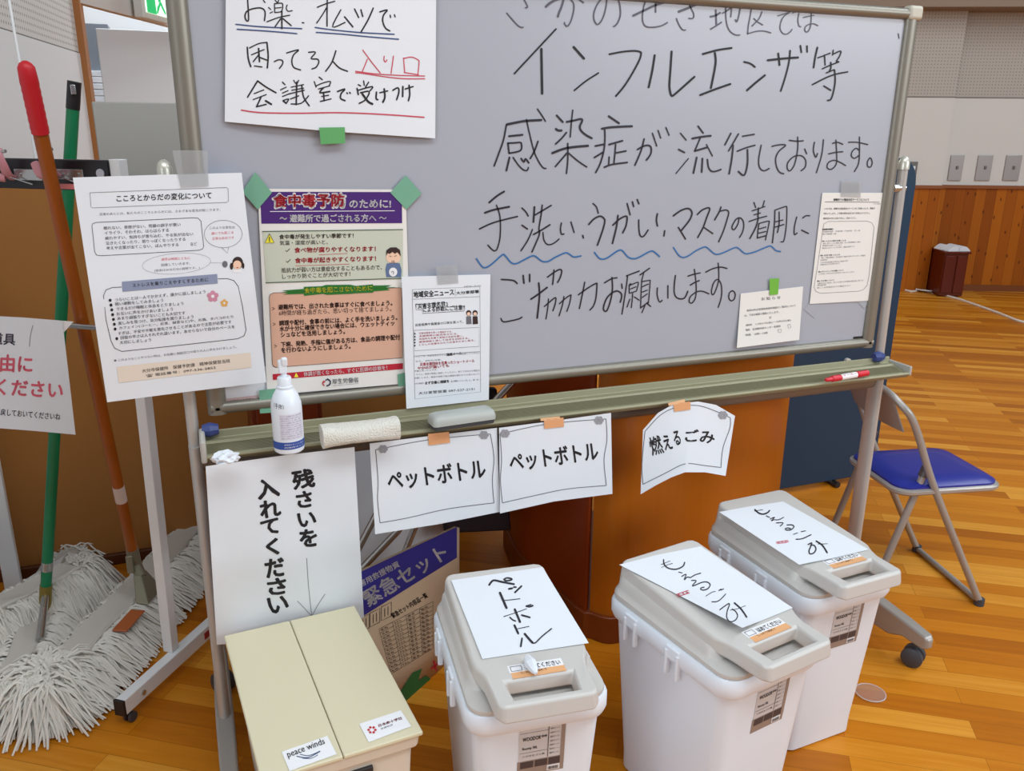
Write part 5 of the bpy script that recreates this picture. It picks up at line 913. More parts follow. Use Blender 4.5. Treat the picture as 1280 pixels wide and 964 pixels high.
for x in (0, 0.25, 0.5, 0.75, 1): L.append([(lerp(128, 325, x), lerp(690, 590, x)), (lerp(172, 325, x), lerp(855, 760, x))])
s.strokes(L, 0.35, INK, z=zc, sm=False, name='contents_table')
for k in range(11):
    for x, tx in ((0.04, '毛布'), (0.29, 'タオル'), (0.54, '軍手'), (0.78, '電池')):
        x0 = lerp(128 + k * 4, 325, x); y0 = lerp(690 + k * 15, 590 + k * 15.5, x) + 13; s.text(tx, (x0, y0), (x0 + 26, y0 - 13), 8, BRN, 0, z=zc, name='contents_table')
s.strokes([[(320, 835), (345, 815)], [(328, 808), (337, 842)]], 2.4, REDI, z=zc, sm=False, name='red_cross'); s.text('日本赤', (350, 825), (395, 795), 18, REDI, 0.01, z=zc)
s.poly([(215, 905), (250, 850), (285, 835), (270, 880), (300, 860), (320, 875), (412, 800), (412, 815), (160, 1060), (160, 1000)], mat('print_leaf_green', rgb(40, 105, 50), 0.7), 1, z=zc)
finish(s, 'flattened cardboard carton with blue band standing behind the beige bin', 'carton')
# ------------------------------------------------------------------ folded chair and sheet behind the signs
e = thing('folded_chair', 'folded steel chair with dark seat standing behind the hanging signs', 'chair', (0, 0, 0))
FY = 0.42
def fpx(p, Y=FY): return onY(p, Y)
mb = MB(); mb.tube([fpx((646, 472)), fpx((600, 522)), fpx((497, 664)), fpx((440, 724)), Vector((0.16, FY, 0.012))], 0.011, 10); mb.build('frame_tube', STEEL, e, smooth=True)
mb = MB(); mb.tube([fpx((540, 600), FY + 0.05), fpx((519, 658), FY + 0.05), fpx((490, 730), FY + 0.05), Vector((0.40, FY + 0.05, 0.012))], 0.011, 10); mb.build('leg', STEEL, e, smooth=True)
mb = MB(); mb.tube([fpx((500, 590), FY + 0.03), fpx((468, 648), FY + 0.03), fpx((425, 730), FY + 0.03), Vector((0.12, FY + 0.03, 0.012))], 0.011, 10); mb.build('leg', STEEL, e, smooth=True)
a, b, c, d = fpx((556, 486), 0.46), fpx((622, 486), 0.46), fpx((640, 664), 0.46), fpx((556, 668), 0.46)
mb = MB(); mb.loft([[a, b, c, d], [p + Vector((0, 0.03, 0)) for p in (a, b, c, d)]]); mb.build('seat', mat('seat_navy_black', rgb(24, 24, 38), 0.5), e, bevel=0.008)
s = Sheet([(440, 552), (562, 548)], [(440, 842), (566, 800)], (0, 0.55, 0), YN); s.mesh('paper_sign', PAPER, 2, 2, th=0.002)
s.text('は', (481, 693), (512, 688), 26, INK, 0.03); s.text('り', (441, 626), (452, 624), 14, INK, 0.05)
finish(s, 'white sheet with black lettering partly hidden behind the hanging signs', 'sign')
# ------------------------------------------------------------------ things on the tray
TZ = 0.846
p = onZ((362, 563), TZ)
e = thing('spray_bottle', 'white disinfectant bottle with blue label band standing on the tray', 'bottle', (p.x, p.y, TZ))
R = 0.0315
mb = MB(); mb.lathe((0, 0, 0), [(0, 0.0), (R - 0.006, 0.0), (R - 0.001, 0.004), (R, 0.010), (R, 0.095), (R - 0.001, 0.108), (R - 0.006, 0.124), (0.019, 0.135), (0.0155, 0.139), (0.0155, 0.142), (0, 0.142)], 36); mb.build('body', WHITEP, e, smooth=True)
mb = MB(); mb.lathe((0, 0, 0), [(0, 0.139), (0.0172, 0.139), (0.0172, 0.143), (0.0145, 0.144), (0.0142, 0.160), (0.0125, 0.163), (0, 0.163)], 28); mb.build('cap', WHITEP, e, smooth=True)
mb = MB(); mb.lathe((0, 0, 0), [(0, 0.162), (0.006, 0.162), (0.0055, 0.172), (0, 0.172)], 14); mb.box((-0.002, 0, 0.184), (0.017, 0.014, 0.028)); mb.box((0.002, -0.005, 0.195), (0.012, 0.010, 0.018), Matrix.Rotation(0.2, 3, 'X')); mb.build('nozzle', WHITEP, e, bevel=0.003)
def cyl(mb, a0, a1, z0, z1, r, n=14):
    vs = [(r * math.sin(lerp(a0, a1, k / n)), -r * math.cos(lerp(a0, a1, k / n)), z) for z in (z0, z1) for k in range(n + 1)]
    mb.add(vs, [(k, k + 1, n + 2 + k, n + 1 + k) for k in range(n)])
mb = MB(); cyl(mb, -1.5, 1.5, 0.013, 0.029, R + 0.0004); flatmesh(mb, 'label_band', mat('label_blue', rgb(40, 78, 160), 0.45), e)
mb = MB(); cyl(mb, -0.62, 1.2, 0.033, 0.090, R + 0.0003); blb = flatmesh(mb, 'label', mat('label_pale', rgb(222, 222, 235), 0.5), e)
mb = MB()
for k in range(11):
    z = 0.0845 - k * 0.0048
    def lf(u, v, z=z):
        a = -0.55 + 1.55 * u; return ((R + 0.0008) * math.sin(a), -(R + 0.0008) * math.cos(a), z + 0.003 * v)
    put_text(mb, ['アルコール消毒液 手指・器具の消毒に', '使用上の注意をよく読んでお使いください', '火気に近づけないこと。密栓して保管する'][k % 3], lf)
flatmesh(mb, 'label_text', mat('label_ink', rgb(120, 115, 150), 0.6), blb)
mb = MB()
for k, (z, tx) in enumerate(((0.0225, '消毒用エタノール 500mL'), (0.0165, '詰替用ボトル'))):
    put_text(mb, tx, lambda u, v, z=z: ((R + 0.001) * math.sin(-0.4 + 1.4 * u), -(R + 0.001) * math.cos(-0.4 + 1.4 * u), z + 0.003 * v))
flatmesh(mb, 'band_text', WHITE, e)
mb = MB(); put_text(mb, '（手用）', lambda u, v: ((R - 0.0006) * math.sin(-1.0 + 0.75 * u), -(R - 0.0006) * math.cos(-1.0 + 0.75 * u), 0.103 + 0.012 * v - 0.004 * u), 0.0); flatmesh(mb, 'handwriting', INK, e)
# rolled towel
a, b = onZ((402, 548), TZ + 0.02), onZ((497, 536), TZ + 0.02)
ax = (b - a).normalized(); sd = Vector((ax.y, -ax.x, 0)); mb = MB(); rg = []; random.seed(3)
for k in range(25):
    t = k / 24; c = a.lerp(b, t); ring = []
    for q in range(24):
        an = 2 * math.pi * q / 24; ca, sa = math.cos(an), math.sin(an)
        rr = 0.0255 * (abs(ca) ** 3 + abs(sa) ** 3) ** (-1 / 3) * (1 + 0.035 * math.sin(3 * an + 5 * t) + random.uniform(-0.02, 0.02))
        ring.append(c + sd * (ca * rr * 1.1) + Vector((0, 0, sa * rr * (0.95 - 0.15 * math.sin(3.1 * t)) + 0.004)))
    rg.append(ring)
mb.loft(rg); o = mb.build('towel', mat('terry_cloth', rgb(226, 224, 215), 0.95, noise=0.05, nscale=300, bump=0.6), smooth=True); tag(o, 'rolled white terry towel lying on the tray beside the bottle', 'towel')
# eraser
a, b = onZ((537, 528), TZ + 0.014), onZ((615, 517), TZ + 0.014); c = (a + b) / 2; an = math.atan2(b.y - a.y, b.x - a.x)
e = thing('board_eraser', 'pale grey whiteboard eraser lying on the tray', 'eraser', (c.x, c.y - 0.004, TZ), an)
L_ = (b - a).length / 2
mb = MB(); mb.loft([rrect(L_ - 0.004, 0.022, 0.006, 0.0), rrect(L_ - 0.002, 0.024, 0.008, 0.010)]); mb.build('felt_pad', mat('felt_dark', rgb(70, 70, 74), 0.9), e)
mb = MB(); mb.loft([rrect(L_, 0.026, 0.01, 0.010), rrect(L_, 0.026, 0.01, 0.020), rrect(L_ - 0.003, 0.022, 0.01, 0.029), rrect(L_ - 0.010, 0.014, 0.009, 0.034)]); mb.build('grip', mat('eraser_grey', rgb(172, 176, 172), 0.4), e, smooth=True)
# red marker
a, b = onZ((1033, 475), TZ + 0.009), onZ((1085, 466), TZ + 0.009)
e = thing('marker_pen', 'red double-ended marker pen lying at the tray\'s right end', 'marker', (0, 0, 0))
MR = mat('marker_red_plastic', rgb(205, 25, 50), 0.35)
def along(t): return a.lerp(b, t)
mb = MB(); mb.tube([along(t) for t in (0.28, 0.3, 0.72, 0.74)], [0.0075, 0.008, 0.008, 0.0075], 16); mb.build('barrel', MR, e, smooth=True)
mb = MB(); mb.tube([along(t) for t in (-0.02, 0.0, 0.12, 0.13, 0.27)], [0.0035, 0.0055, 0.0062, 0.0085, 0.0088], 16); mb.build('cap', MR, e, smooth=True)
mb = MB(); mb.tube([along(t) for t in (0.73, 0.98, 1.0)], [0.0088, 0.0085, 0.005], 16); mb.build('cap', MR, e, smooth=True)
mb = MB(); mb.tube([along(t) for t in (0.33, 0.70)], 0.0083, 16, caps=False); mb.build('label', WHITE, e, smooth=True)
dm = (b - a).normalized(); up = Vector((0, -0.62, 0.78)); mb = MB(); put_text(mb, 'マーカー', lambda u, v: along(0.35 + 0.33 * u) + up * 0.0087 + Vector((0, 0.78, 0.62)) * (0.007 * (v - 0.5)), 0.02); flatmesh(mb, 'label_text', MR, e)
# crumpled tissue
c = onZ((283, 574), TZ + 0.008); bm = bmesh.new(); bmesh.ops.create_icosphere(bm, subdivisions=3, radius=0.022); random.seed(5)
for v in bm.verts: v.co *= random.uniform(0.7, 1.2); v.co.z *= 0.55; v.co.x *= 1.2
me = bpy.data.meshes.new('tissue'); bm.to_mesh(me); bm.free(); me.materials.append(PAPER); o = bpy.data.objects.new('tissue', me); C.objects.link(o); o.location = c + Vector((0, 0, 0.004)); tag(o, 'crumpled white tissue at the tray\'s left end', 'tissue')
# ------------------------------------------------------------------ blue folding chair
e = thing('folding_chair', 'folding chair with blue padded seat and grey steel tubes, right of the whiteboard', 'chair', (0, 0, 0))
fd = Vector((0.965, -0.26, 0)).normalized(); ld = Vector((0.26, 0.965, 0)).normalized(); WD = 0.37
F0 = onZ((1224, 752), 0.012); npl = -ld
def near(px): return onP(px, F0, npl)
rT = 0.0115
n_up = [F0, near((1199, 690)), near((1165, 602)), near((1149, 548)), near((1138, 520)), near((1126, 499))]
topm = near((1118, 490))
U = [F0, near((1199, 690)), near((1165, 602)), near((1149, 548)), near((1139, 522))]
crest = near((1122, 497)); 
corner = [U[-1].lerp(crest, 0.5) + ld * 0.012, crest + ld * 0.06]
path = U + corner
far = [p + ld * 0 for p in path]
mid = path[0] + ld * WD / 2
def mirror(p): d = (p - F0).dot(ld); return p + ld * (WD - 2 * d)
full = path + [crest + ld * WD / 2] + [mirror(p) for p in path[::-1]]
sm = smooth_pts([tuple(p) for p in full], 5)
mb = MB(); mb.tube(sm, rT, 12); mb.build('back_frame', GREYP, e, smooth=True)
piv = near((1163, 588)); rf = near((1084, 779)); rf.z = 0.012
for off in (0.02, WD - 0.02):
    mb = MB(); mb.tube([piv + ld * off, rf + ld * off], rT, 12); mb.build('leg', GREYP, e, smooth=True)
    mb = MB(); mb.tube([piv + ld * off + (rf - piv).normalized() * -0.004, piv + ld * off + (rf - piv).normalized() * 0.03], 0.0165, 10); mb.build('hinge', mat('hinge_dark', rgb(95, 92, 92), 0.4, 0.4), e, smooth=True)
mb = MB(); mb.tube([F0 + ld * 0.0, F0 + ld * WD], 0.010, 10); mb.build('foot_bar', GREYP, e, smooth=True)
mb = MB(); mb.tube([rf + ld * 0.02, rf + ld * (WD - 0.02)], 0.010, 10); mb.build('foot_bar', GREYP, e, smooth=True)
for p in (F0, F0 + ld * WD, rf + ld * 0.02, rf + ld * (WD - 0.02)):
    mb = MB(); mb.tube([p + Vector((0, 0, -0.012)), p + Vector((0, 0, 0.012))], 0.016, 12); mb.build('rubber_foot', DGREY, e, smooth=True)
SZ = 0.425
S = [onZ((1060, 568), SZ), onZ((1182, 563), SZ), onZ((1250, 606), SZ), onZ((1122, 616), SZ)]; sc = sum(S, Vector()) / 4
hx = ((S[1] - S[0]).length + (S[2] - S[3]).length) / 4; hy = ((S[3] - S[0]).length + (S[2] - S[1]).length) / 4
sa = math.atan2((S[2] + S[1] - S[0] - S[3]).y, (S[2] + S[1] - S[0] - S[3]).x)
M = Matrix.Translation(Vector((sc.x, sc.y, 0))) @ Matrix.Rotation(sa, 4, 'Z')
sh = lambda ring: [(M @ p) for p in ring]
mb = MB(); mb.loft([sh(rrect(hx, hy, 0.05, SZ - 0.018, 8)), sh(rrect(hx + 0.006, hy + 0.006, 0.055, SZ - 0.012, 8)), sh(rrect(hx + 0.006, hy + 0.006, 0.055, SZ - 0.003, 8)), sh(rrect(hx - 0.002, hy - 0.002, 0.05, SZ + 0.002, 8))]); mb.build('seat_pan', GREYP, e, smooth=True)
mb = MB(); mb.loft([sh(rrect(hx - 0.004, hy - 0.004, 0.05, SZ, 8)), sh(rrect(hx - 0.004, hy - 0.004, 0.05, SZ + 0.008, 8)), sh(rrect(hx - 0.02, hy - 0.02, 0.045, SZ + 0.018, 8)), sh(rrect(hx - 0.07, hy - 0.07, 0.04, SZ + 0.022, 8))]); mb.build('seat_cushion', mat('blue_vinyl', rgb(32, 42, 140), 0.35), e, smooth=True)
# back plate hanging in the frame
bt = crest + Vector((0, 0, -0.012)); dn = (U[2] - U[4]).normalized()
pl = []
for k in range(13):
    tt = k / 12; o_ = ld * (0.03 + (WD - 0.06) * tt) - fd * (0.02 * math.sin(math.pi * tt)); pl.append((bt + o_, bt + o_ + dn * 0.125))
mb = MB(); th = fd * 0.006
mb.loft([[a_, b_, b_ + th, a_ + th] for a_, b_ in pl]); mb.build('backrest', mat('grey_plate', rgb(158, 152, 150), 0.45), e, bevel=0.002)
# clear plastic lid on the floor
c = onZ((1088, 866), 0.004); e = thing('plastic_lid', 'clear round plastic lid lying on the floor below the chair caster', 'lid', (c.x, c.y, 0.001))
CL = mat('clear_plastic', (0.9, 0.88, 0.9, 1), 0.12, trans=0.75, alpha=0.28)
mb = MB(); mb.lathe((0, 0, 0), [(0, 0.002), (0.036, 0.002), (0.038, 0.005), (0.040, 0.005), (0.0405, 0.0035), (0.039, 0.001), (0, 0.0005)], 32); mb.build('disc', CL, e, smooth=True)
mb = MB(); mb.tube([(0.040 * math.cos(q * math.pi / 16), 0.040 * math.sin(q * math.pi / 16), 0.0035) for q in range(33)], 0.0016, 6); mb.build('rim', mat('clear_rim', rgb(225, 215, 215), 0.2, alpha=0.5), e, smooth=True)
# ------------------------------------------------------------------ mop rack
rx = Vector((0.81, -0.58, 0)).normalized(); ry = Vector((0.58, 0.81, 0)).normalized(); ra = math.atan2(rx.y, rx.x)
ub = onZ((214, 812), 0.085); ut = onY((147, 199), ub.y)
WST = mat('white_steel', rgb(232, 234, 236), 0.4)
rk = thing('mop_rack', 'white steel mop rack with black top bar and pink clips', 'rack', (0, 0, 0))
Mr = Matrix.Rotation(ra, 3, 'Z')
def bar(a, b, wx_, wy_, name, m, bevel=0.002):
    mb = MB(); mb.loft([[p + rx * sx * wx_ / 2 + ry * sy * wy_ / 2 for sx, sy in ((-1, -1), (1, -1), (1, 1), (-1, 1))] for p in (a, b)]); return mb.build(name, m, rk, bevel=bevel)
bar(ub, ut, 0.03, 0.03, 'upright', WST)
f0, f1 = onZ((150, 885), 0.062), onZ((262, 784), 0.062); bd = (f1 - f0).normalized(); f1 = f0 + bd * 0.66; bn = Vector((bd.y, -bd.x, 0))
mb = MB(); mb.loft([[p + bn * (s1 * 0.015) + Vector((0, 0, s2 * 0.022)) for s1, s2 in ((-1, -1), (1, -1), (1, 1), (-1, 1))] for p in (f0, f1)]); mb.build('base_beam', WST, rk, bevel=0.002)
mb = MB(); mb.loft([[p + bn * (s1 * 0.0155) + Vector((0, 0, s2 * 0.0225)) for s1, s2 in ((-1, -1), (1, -1), (1, 1), (-1, 1))] for p in (f0 - bd * 0.004, f0 + bd * 0.004)]); mb.build('end_cap', BLACKP, rk, bevel=0.001)
q = f0 + bd * 0.355; mb = MB(); mb.box(q + bn * 0.0155, (0.04, 0.004, 0.02), Matrix.Rotation(math.atan2(bd.y, bd.x), 3, 'Z')); mb.build('red_sticker', mat('sticker_red', rgb(165, 40, 50), 0.5), rk)
q = f0 + bd * 0.07; mb = MB(); mb.tube([q + bn * 0.014, q + bn * 0.019], 0.007, 12); mb.build('bolt', STEEL, rk, smooth=True)
for q in (f0 + bd * 0.03, f1 - bd * 0.03):
    mb = MB(); mb.tube([Vector((q.x, q.y, 0.042)), Vector((q.x, q.y, 0.025))], 0.006, 8)
    for s_ in (-1, 1): mb.tube([Vector((q.x, q.y, 0.015)) + bn * s_ * 0.004, Vector((q.x, q.y, 0.015)) + bn * s_ * 0.011], 0.014, 16)
    mb.build('caster', DGREY, rk, smooth=True)
# top bar, cross bar, far upright
ztop, zbot = ut.z - 0.002, onY((140, 239), ub.y).z
br = Vector((ut.x, ut.y, 0)) - rx * 0.015 - ry * 0.012
def rbar(d0, d1, z0, z1, y0, y1, name, m, bevel=0.003):
    mb = MB(); o = Vector((ut.x, ut.y, 0)); mb.loft([[o + rx * d + ry * y + Vector((0, 0, z)) for y, z in ((y0, z0), (y1, z0), (y1, z1), (y0, z1))] for d in (d0, d1)]); return mb.build(name, m, rk, bevel=bevel)
rbar(-0.7, -0.012, zbot, ztop, -0.022, 0.0, 'top_bar', mat('black_bar', rgb(22, 20, 26), 0.35))
zc_ = onP((100, 408), Vector((ut.x, ut.y, 0)), ry).z
rbar(-0.7, -0.012, zc_ - 0.006, zc_ + 0.006, -0.006, 0.006, 'cross_bar', STEEL, 0.002)
rbar(-0.73, -0.7, 0.085, ztop, -0.015, 0.015, 'upright', WST, 0.002)
o0 = f0 - rx * 0.7; mb = MB(); mb.loft([[p + bn * (s1 * 0.015) + Vector((0, 0, s2 * 0.022)) for s1, s2 in ((-1, -1), (1, -1), (1, 1), (-1, 1))] for p in (o0, o0 + bd * 0.62)]); mb.build('base_beam', WST, rk, bevel=0.002)
PK = mat('clip_pink', rgb(205, 140, 150), 0.45)
bo = Vector((ut.x, ut.y, 0))
def onbar(px): return onP(px, bo - ry * 0.022, -ry)
for (px0, pp) in (((14, 206), ((20, 212), (52, 225))), ((71, 204), ((73, 212), (104, 224)))):
    a, b = onbar((pp[0][0], pp[1][1])), onbar((pp[1][0], pp[0][1])); cc = (a + b) / 2; w_ = (b - a).dot(rx); h_ = b.z - a.z
    mb = MB(); mb.loft([[cc + rx * sx * w_ / 2 + Vector((0, 0, sz * h_ / 2)) - ry * y for sx, sz in ((-1, -1), (1, -1), (1, 1), (-1, 1))] for y in (0.0, 0.003)]); pt = mb.build('clip_plate', STEEL, rk, bevel=0.001)
    mb = MB()
    for sx in (-0.3, 0.3): mb.tube([cc + rx * sx * w_ - ry * 0.002, cc + rx * sx * w_ - ry * 0.006], 0.005, 10)
    mb.build('screw', STEEL, pt, smooth=True)
    c0 = onbar(px0); mb = MB()
    pts = [c0 + rx * x - ry * y + Vector((0, 0, z)) for x, y, z in ((0.0, 0.004, -0.03), (0.004, 0.02, -0.02), (0.006, 0.03, 0.0), (0.002, 0.034, 0.02), (-0.004, 0.028, 0.035))]
    mb.tube(smooth_pts([tuple(p) for p in pts], 3), 0.010, 10, flat=(0.012, 0.007), ref=rx); mb.build('clip_jaw', PK, rk, smooth=True)
    mb = MB(); pts = [c0 + rx * x - ry * y + Vector((0, 0, z)) for x, y, z in ((-0.045, 0.02, 0.0), (-0.025, 0.03, -0.025), (-0.004, 0.02, -0.03))]
    mb.tube(smooth_pts([tuple(p) for p in pts], 3), 0.009, 10, flat=(0.010, 0.007), ref=rx); mb.build('clip_lever', PK, rk, smooth=True)
    mb = MB(); mb.tube([c0 - ry * 0.03 + Vector((0, 0, 0.03)) - rx * 0.01, c0 - ry * 0.03 + Vector((0, 0, 0.033)) + rx * 0.02], 0.004, 8); mb.tube([c0 - ry * 0.02 + Vector((0, 0, -0.025)), c0 + rx * 0.06 - ry * 0.006 + Vector((0, 0, -0.045))], 0.0016, 6); mb.build('spring_wire', STEEL, rk, smooth=True)
c0 = onbar((126, 217)); mb = MB(); mb.tube([c0, c0 - ry * 0.003], 0.011, 18); mb.build('round_badge', mat('badge_silver', rgb(190, 190, 200), 0.3, 0.3), rk, smooth=True)
a, b = onbar((77, 236)), onbar((92, 230)); mb = MB(); mb.loft([[Vector((p.x, p.y, z)) - ry * y for z, y in ((a.z, 0), (b.z, 0), (b.z, 0.006), (a.z, 0.006))] for p in (a, b + rx * 0.02)]); mb.build('pink_tab', mat('tab_pink', rgb(235, 140, 140), 0.5), rk)
# ------------------------------------------------------------------ mops
YARN = mat('mop_yarn', rgb(226, 222, 214), 0.95, noise=0.07, nscale=30); CANV = mat('mop_canvas', rgb(205, 200, 192), 0.9, noise=0.05, nscale=12)
def mop(label, A2, B2, z0, hb, ht, hr, mcol, grip=None, cap=None, bands=(), seed=1, wid=0.15, nst=1150, tuft=1.0, h=0.075, wl=None, cw=0.05):
    rnd = random.Random(seed); A2 = Vector((A2.x, A2.y, 0)); B2 = Vector((B2.x, B2.y, 0)); L = (B2 - A2).length; a = (B2 - A2) / L; s_ = Vector((a.y, -a.x, 0))
    e = thing('dust_mop', label, 'mop', (0, 0, 0))
    P = lambda t, w, z: A2 + a * t + s_ * w + Vector((0, 0, z))
    wl = wl or wid
    side_w = lambda sd_: wid if sd_ > 0 else wl
    # pad
    mb = MB(); rg = []
    for k in range(13):
        t = L * k / 12; sc_ = 1.0 if 0 < k < 12 else 0.8
        rg.append([P(t, w * sc_ * (side_w(w) - 0.03) / 0.12, z0 + z) for w, z in ((-0.12, 0.006), (-0.10, 0.03), (-0.04, h - 0.015), (0.04, h - 0.015), (0.10, 0.03), (0.12, 0.006))])
    mb.loft(rg); mb.build('pad', CANV, e, smooth=True)
    # canvas strip, folded along its edges
    mb = MB(); rg = []
    for k in range(25):
        t = lerp(-0.01, L + 0.01, k / 24); w = cw * (1 - 0.25 * abs(2 * k / 24 - 1) ** 4); b_ = 0.004 * math.sin(k * 0.9 + seed)
        rg.append([P(t, x * w + b_, z0 + z) for x, z in ((-1, h - 0.012), (-1.04, h), (-0.9, h + 0.006), (-0.3, h + 0.003 + b_), (0.3, h + 0.003 - b_), (0.9, h + 0.006), (1.04, h), (1, h - 0.012))])
    mb.loft(rg); mb.build('canvas_strip', CANV, e, smooth=True)
    # yarn
    mb = MB()
    def strand(p0, d, ln, zs, up=0.012):
        pts = []; n = 5; side = Vector((d.y, -d.x, 0)); c1 = rnd.uniform(-0.022, 0.022); c2 = rnd.uniform(-0.012, 0.012)
        for k in range(n + 1):
            u = k / n; z = zs + up * math.sin(math.pi * min(1, u * 1.5)) - (zs - 0.006 - rnd.random() * 0.004) * u ** 1.7
            q = p0 + d * (ln * u) + side * (c1 * u * u + c2 * math.sin(u * 5)); pts.append(Vector((q.x, q.y, max(0.004, z))))
        r = rnd.uniform(0.0026, 0.0042); mb.tube(pts, [r, r, r, r * 0.95, r * 0.9, r * 0.7], 4)
    for k in range(nst):
        t = rnd.uniform(0, L); sd_ = rnd.choice((-1, 1)); w0 = rnd.uniform(0.6, 1.15) * cw
        d = (s_ * sd_ + a * rnd.uniform(-0.35, 0.35)).normalized()
        strand(P(t, sd_ * w0, 0), d, rnd.uniform(0.75, 1.1) * max(0.03, side_w(sd_) - w0 + 0.02), z0 + h - rnd.uniform(0.004, 0.03))
    for end, d0 in ((0, -a), (L, a)):
        for k in range(int(210 * tuft)):
            an = rnd.uniform(-1.6, 1.6); d = (d0 * math.cos(an) + s_ * math.sin(an)).normalized()
            strand(P(end + (0.05 if end == 0 else -0.05) * rnd.random(), rnd.uniform(-0.04, 0.04), 0), d, rnd.uniform(0.07, 0.13) * (1 if tuft <= 1 else 1.15), z0 + h - rnd.uniform(-0.012 * tuft, 0.03), 0.02)
    if tuft > 1:
        for k in range(300):
            an = rnd.uniform(0, 6.283); d = Vector((math.cos(an), math.sin(an), 0)); q = P(0.10 + rnd.uniform(-0.03, 0.03), -0.03 + rnd.uniform(-0.03, 0.03), 0)
            up_ = rnd.uniform(0.01, 0.05); ln = rnd.uniform(0.05, 0.12); c1 = rnd.uniform(-0.03, 0.03); sd2 = Vector((d.y, -d.x, 0)); r = rnd.uniform(0.0035, 0.0055)
            mb.tube([q + d * ln * u + sd2 * c1 * u * u + Vector((0, 0, z0 + h - 0.01 + up_ * math.sin(2.6 * u) - 0.045 * u * u)) for u in (0, 0.25, 0.5, 0.75, 1)], [r, r, r, r * 0.9, r * 0.6], 5)
    y = mb.build('yarn_fringe', YARN, e, smooth=False); y['kind'] = 'stuff'
    # handle
    if ht is not None:
        ax = (ht - hb); mb = MB(); mb.tube([hb, hb + ax * 0.5, ht], hr, 14); mb.build('handle', mcol, e, smooth=True)
        for (t0, t1, m_, nm, kr) in bands:
            mb = MB(); mb.tube([hb + ax * t0, hb + ax * t1], hr * kr, 14); mb.build(nm, m_, e, smooth=True)
        if grip:
            mb = MB(); g0 = hb + ax * grip[0]; pts = [g0, g0 + ax * 0.001] ; rr = [hr * 1.02, hr * 1.16]; nrib = 14
            for k in range(nrib):
                u = lerp(grip[0] + 0.004, 0.985, k / nrib); pts += [hb + ax * u]; rr += [hr * (1.19 if k % 2 else 1.13)]
            pts += [hb + ax * 0.99, hb + ax * 1.002, hb + ax * 1.008, hb + ax * 1.011]; rr += [hr * 1.15, hr * 1.08, hr * 0.75, hr * 0.3]
            mb.tube(pts, rr, 16); mb.build('grip', grip[1], e, smooth=True)
    return e, P, L
ORG = mat('handle_wood', rgb(160, 82, 18), 0.35, noise=0.14, nscale=9); GRNH = mat('handle_green', rgb(20, 128, 82), 0.35)
A1, B1 = onZ((44, 872), 0.07), onZ((252, 652), 0.07)
hb = onY((168, 700), 0.80); ht = onY((33, 86), 0.36)
e, P, L = mop('dust mop with brown wooden handle and red grip, its head nearest the rack base', A1, B1, 0.015, hb, ht, 0.0165, ORG, (0.905, mat('grip_red', rgb(205, 28, 42), 0.45)), None, ((0.165, 0.205, mat('label_paper', rgb(222, 200, 190), 0.7), 'label', 1.03),), 11, 0.15, 1500, 1.5, wl=0.075, cw=0.042)
# steel fork bracket of the brown mop
fo = onZ((187, 745), 0.09); mb = MB(); ax = (ht - hb).normalized()
mb.tube([hb + ax * 0.05, hb - ax * 0.02, hb.lerp(fo, 0.5)], [0.019, 0.019, 0.016], 12); BRK = mat('bracket_steel', rgb(150, 145, 125), 0.4, 0.6)
mb.build('socket', BRK, e, smooth=True)
mb = MB(); q0 = hb.lerp(fo, 0.35); d_ = (B1 - A1).normalized(); w_ = Vector((d_.y, -d_.x, 0))
mb.loft([[q0 + d_ * -0.018 + w_ * 0.012, q0 + d_ * 0.018 + w_ * 0.012, q0 + d_ * 0.018 - w_ * 0.012, q0 + d_ * -0.018 - w_ * 0.012], [fo + d_ * -0.05 + w_ * 0.02, fo + d_ * 0.05 + w_ * 0.02, fo + d_ * 0.05 - w_ * 0.02, fo + d_ * -0.05 - w_ * 0.02]]); mb.build('fork_bracket', BRK, e, bevel=0.003)
mb = MB(); q1_ = onZ((157, 778), 0.093); mb.loft([[q1_ - d_ * 0.05 + w_ * 0.03, q1_ + d_ * 0.06 + w_ * 0.03, q1_ + d_ * 0.06 - w_ * 0.015, q1_ - d_ * 0.05 - w_ * 0.015], [p + Vector((0, 0, 0.006)) for p in (q1_ - d_ * 0.05 + w_ * 0.03, q1_ + d_ * 0.06 + w_ * 0.03, q1_ + d_ * 0.06 - w_ * 0.015, q1_ - d_ * 0.05 - w_ * 0.015)]]); mb.build('wooden_insert', mat('insert_orange', rgb(178, 96, 50), 0.6), e, bevel=0.004)
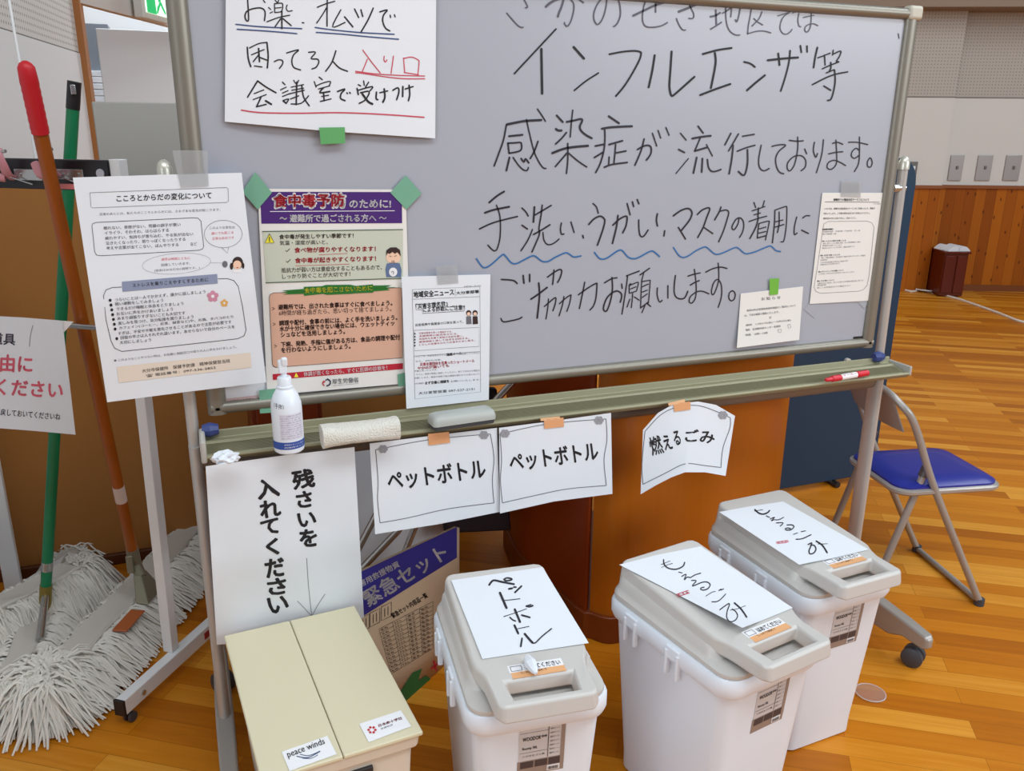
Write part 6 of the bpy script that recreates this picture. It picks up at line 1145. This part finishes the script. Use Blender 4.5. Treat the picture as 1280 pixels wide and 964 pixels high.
mb = MB(); q = hb + ax * 0.0; c = q - d_ * 0.028; mb.box(c, (0.02, 0.012, 0.06)); mb.build('wing_clip', BRK, e, bevel=0.003)
A2, B2 = onZ((4, 862), 0.07), onZ((92, 682), 0.07); hb2 = onY((57, 742), 0.76); ht2 = onY((93, 102), 0.64)
e, P, L = mop('dust mop with green metal handle standing behind the rack bar', A2, B2, 0.0, hb2, ht2, 0.0155, GRNH, None, None, ((0.955, 1.0, BLACKP, 'end_cap', 1.06), (0.055, 0.075, STEEL, 'ring', 1.04), (-0.04, 0.02, mat('ferrule_brass', rgb(150, 130, 60), 0.4, 0.5), 'ferrule', 1.12)), 23, 0.095, 1200, 1.0, cw=0.034)
mb = MB(); axg = (ht2 - hb2).normalized(); mb.box(ht2 - axg * 0.02 - Vector((0, 0.0165, 0)), (0.012, 0.006, 0.024)); mb.build('hang_hook', STEEL, e, bevel=0.002)
mb = MB(); mb.tube([hb2, onZ((50, 800), 0.085)], [0.010, 0.012], 10); mb.build('socket', STEEL, e, smooth=True)
A3, B3 = onZ((-30, 768), 0.13), onZ((106, 700), 0.13); hb3 = A3.lerp(B3, 0.1) + Vector((0, 0, 0.05)); ht3 = hb3 + Vector((-0.75, -0.25, 1.35))
e, P, L = mop('dust mop rearmost at the left, lying against the tan panel', A3, B3, 0.055, hb3, ht3, 0.014, mat('handle_pale', rgb(190, 170, 140), 0.5), None, None, (), 31, 0.12, 900, 1.0, cw=0.036)
# thin white pole and white post at the left edge
q = onY((22, 86), 1.14); mb = MB(); mb.tube([Vector((q.x + 0.012, q.y, 1.345)), Vector((q.x - 0.01, q.y, 2.9))], 0.0042, 8); 
o = mb.build('thin_pole', WST, smooth=True); tag(o, 'thin white upright pole rising behind the red mop grip', 'pole')
q = onY((4, 650), 1.06); mb = MB(); mb.box((q.x - 0.005, 1.06, 0.62), (0.05, 0.03, 1.24)); o = mb.build('white_post', WST, bevel=0.003); tag(o, 'white upright post at the left picture edge in front of the tan panel', 'post')
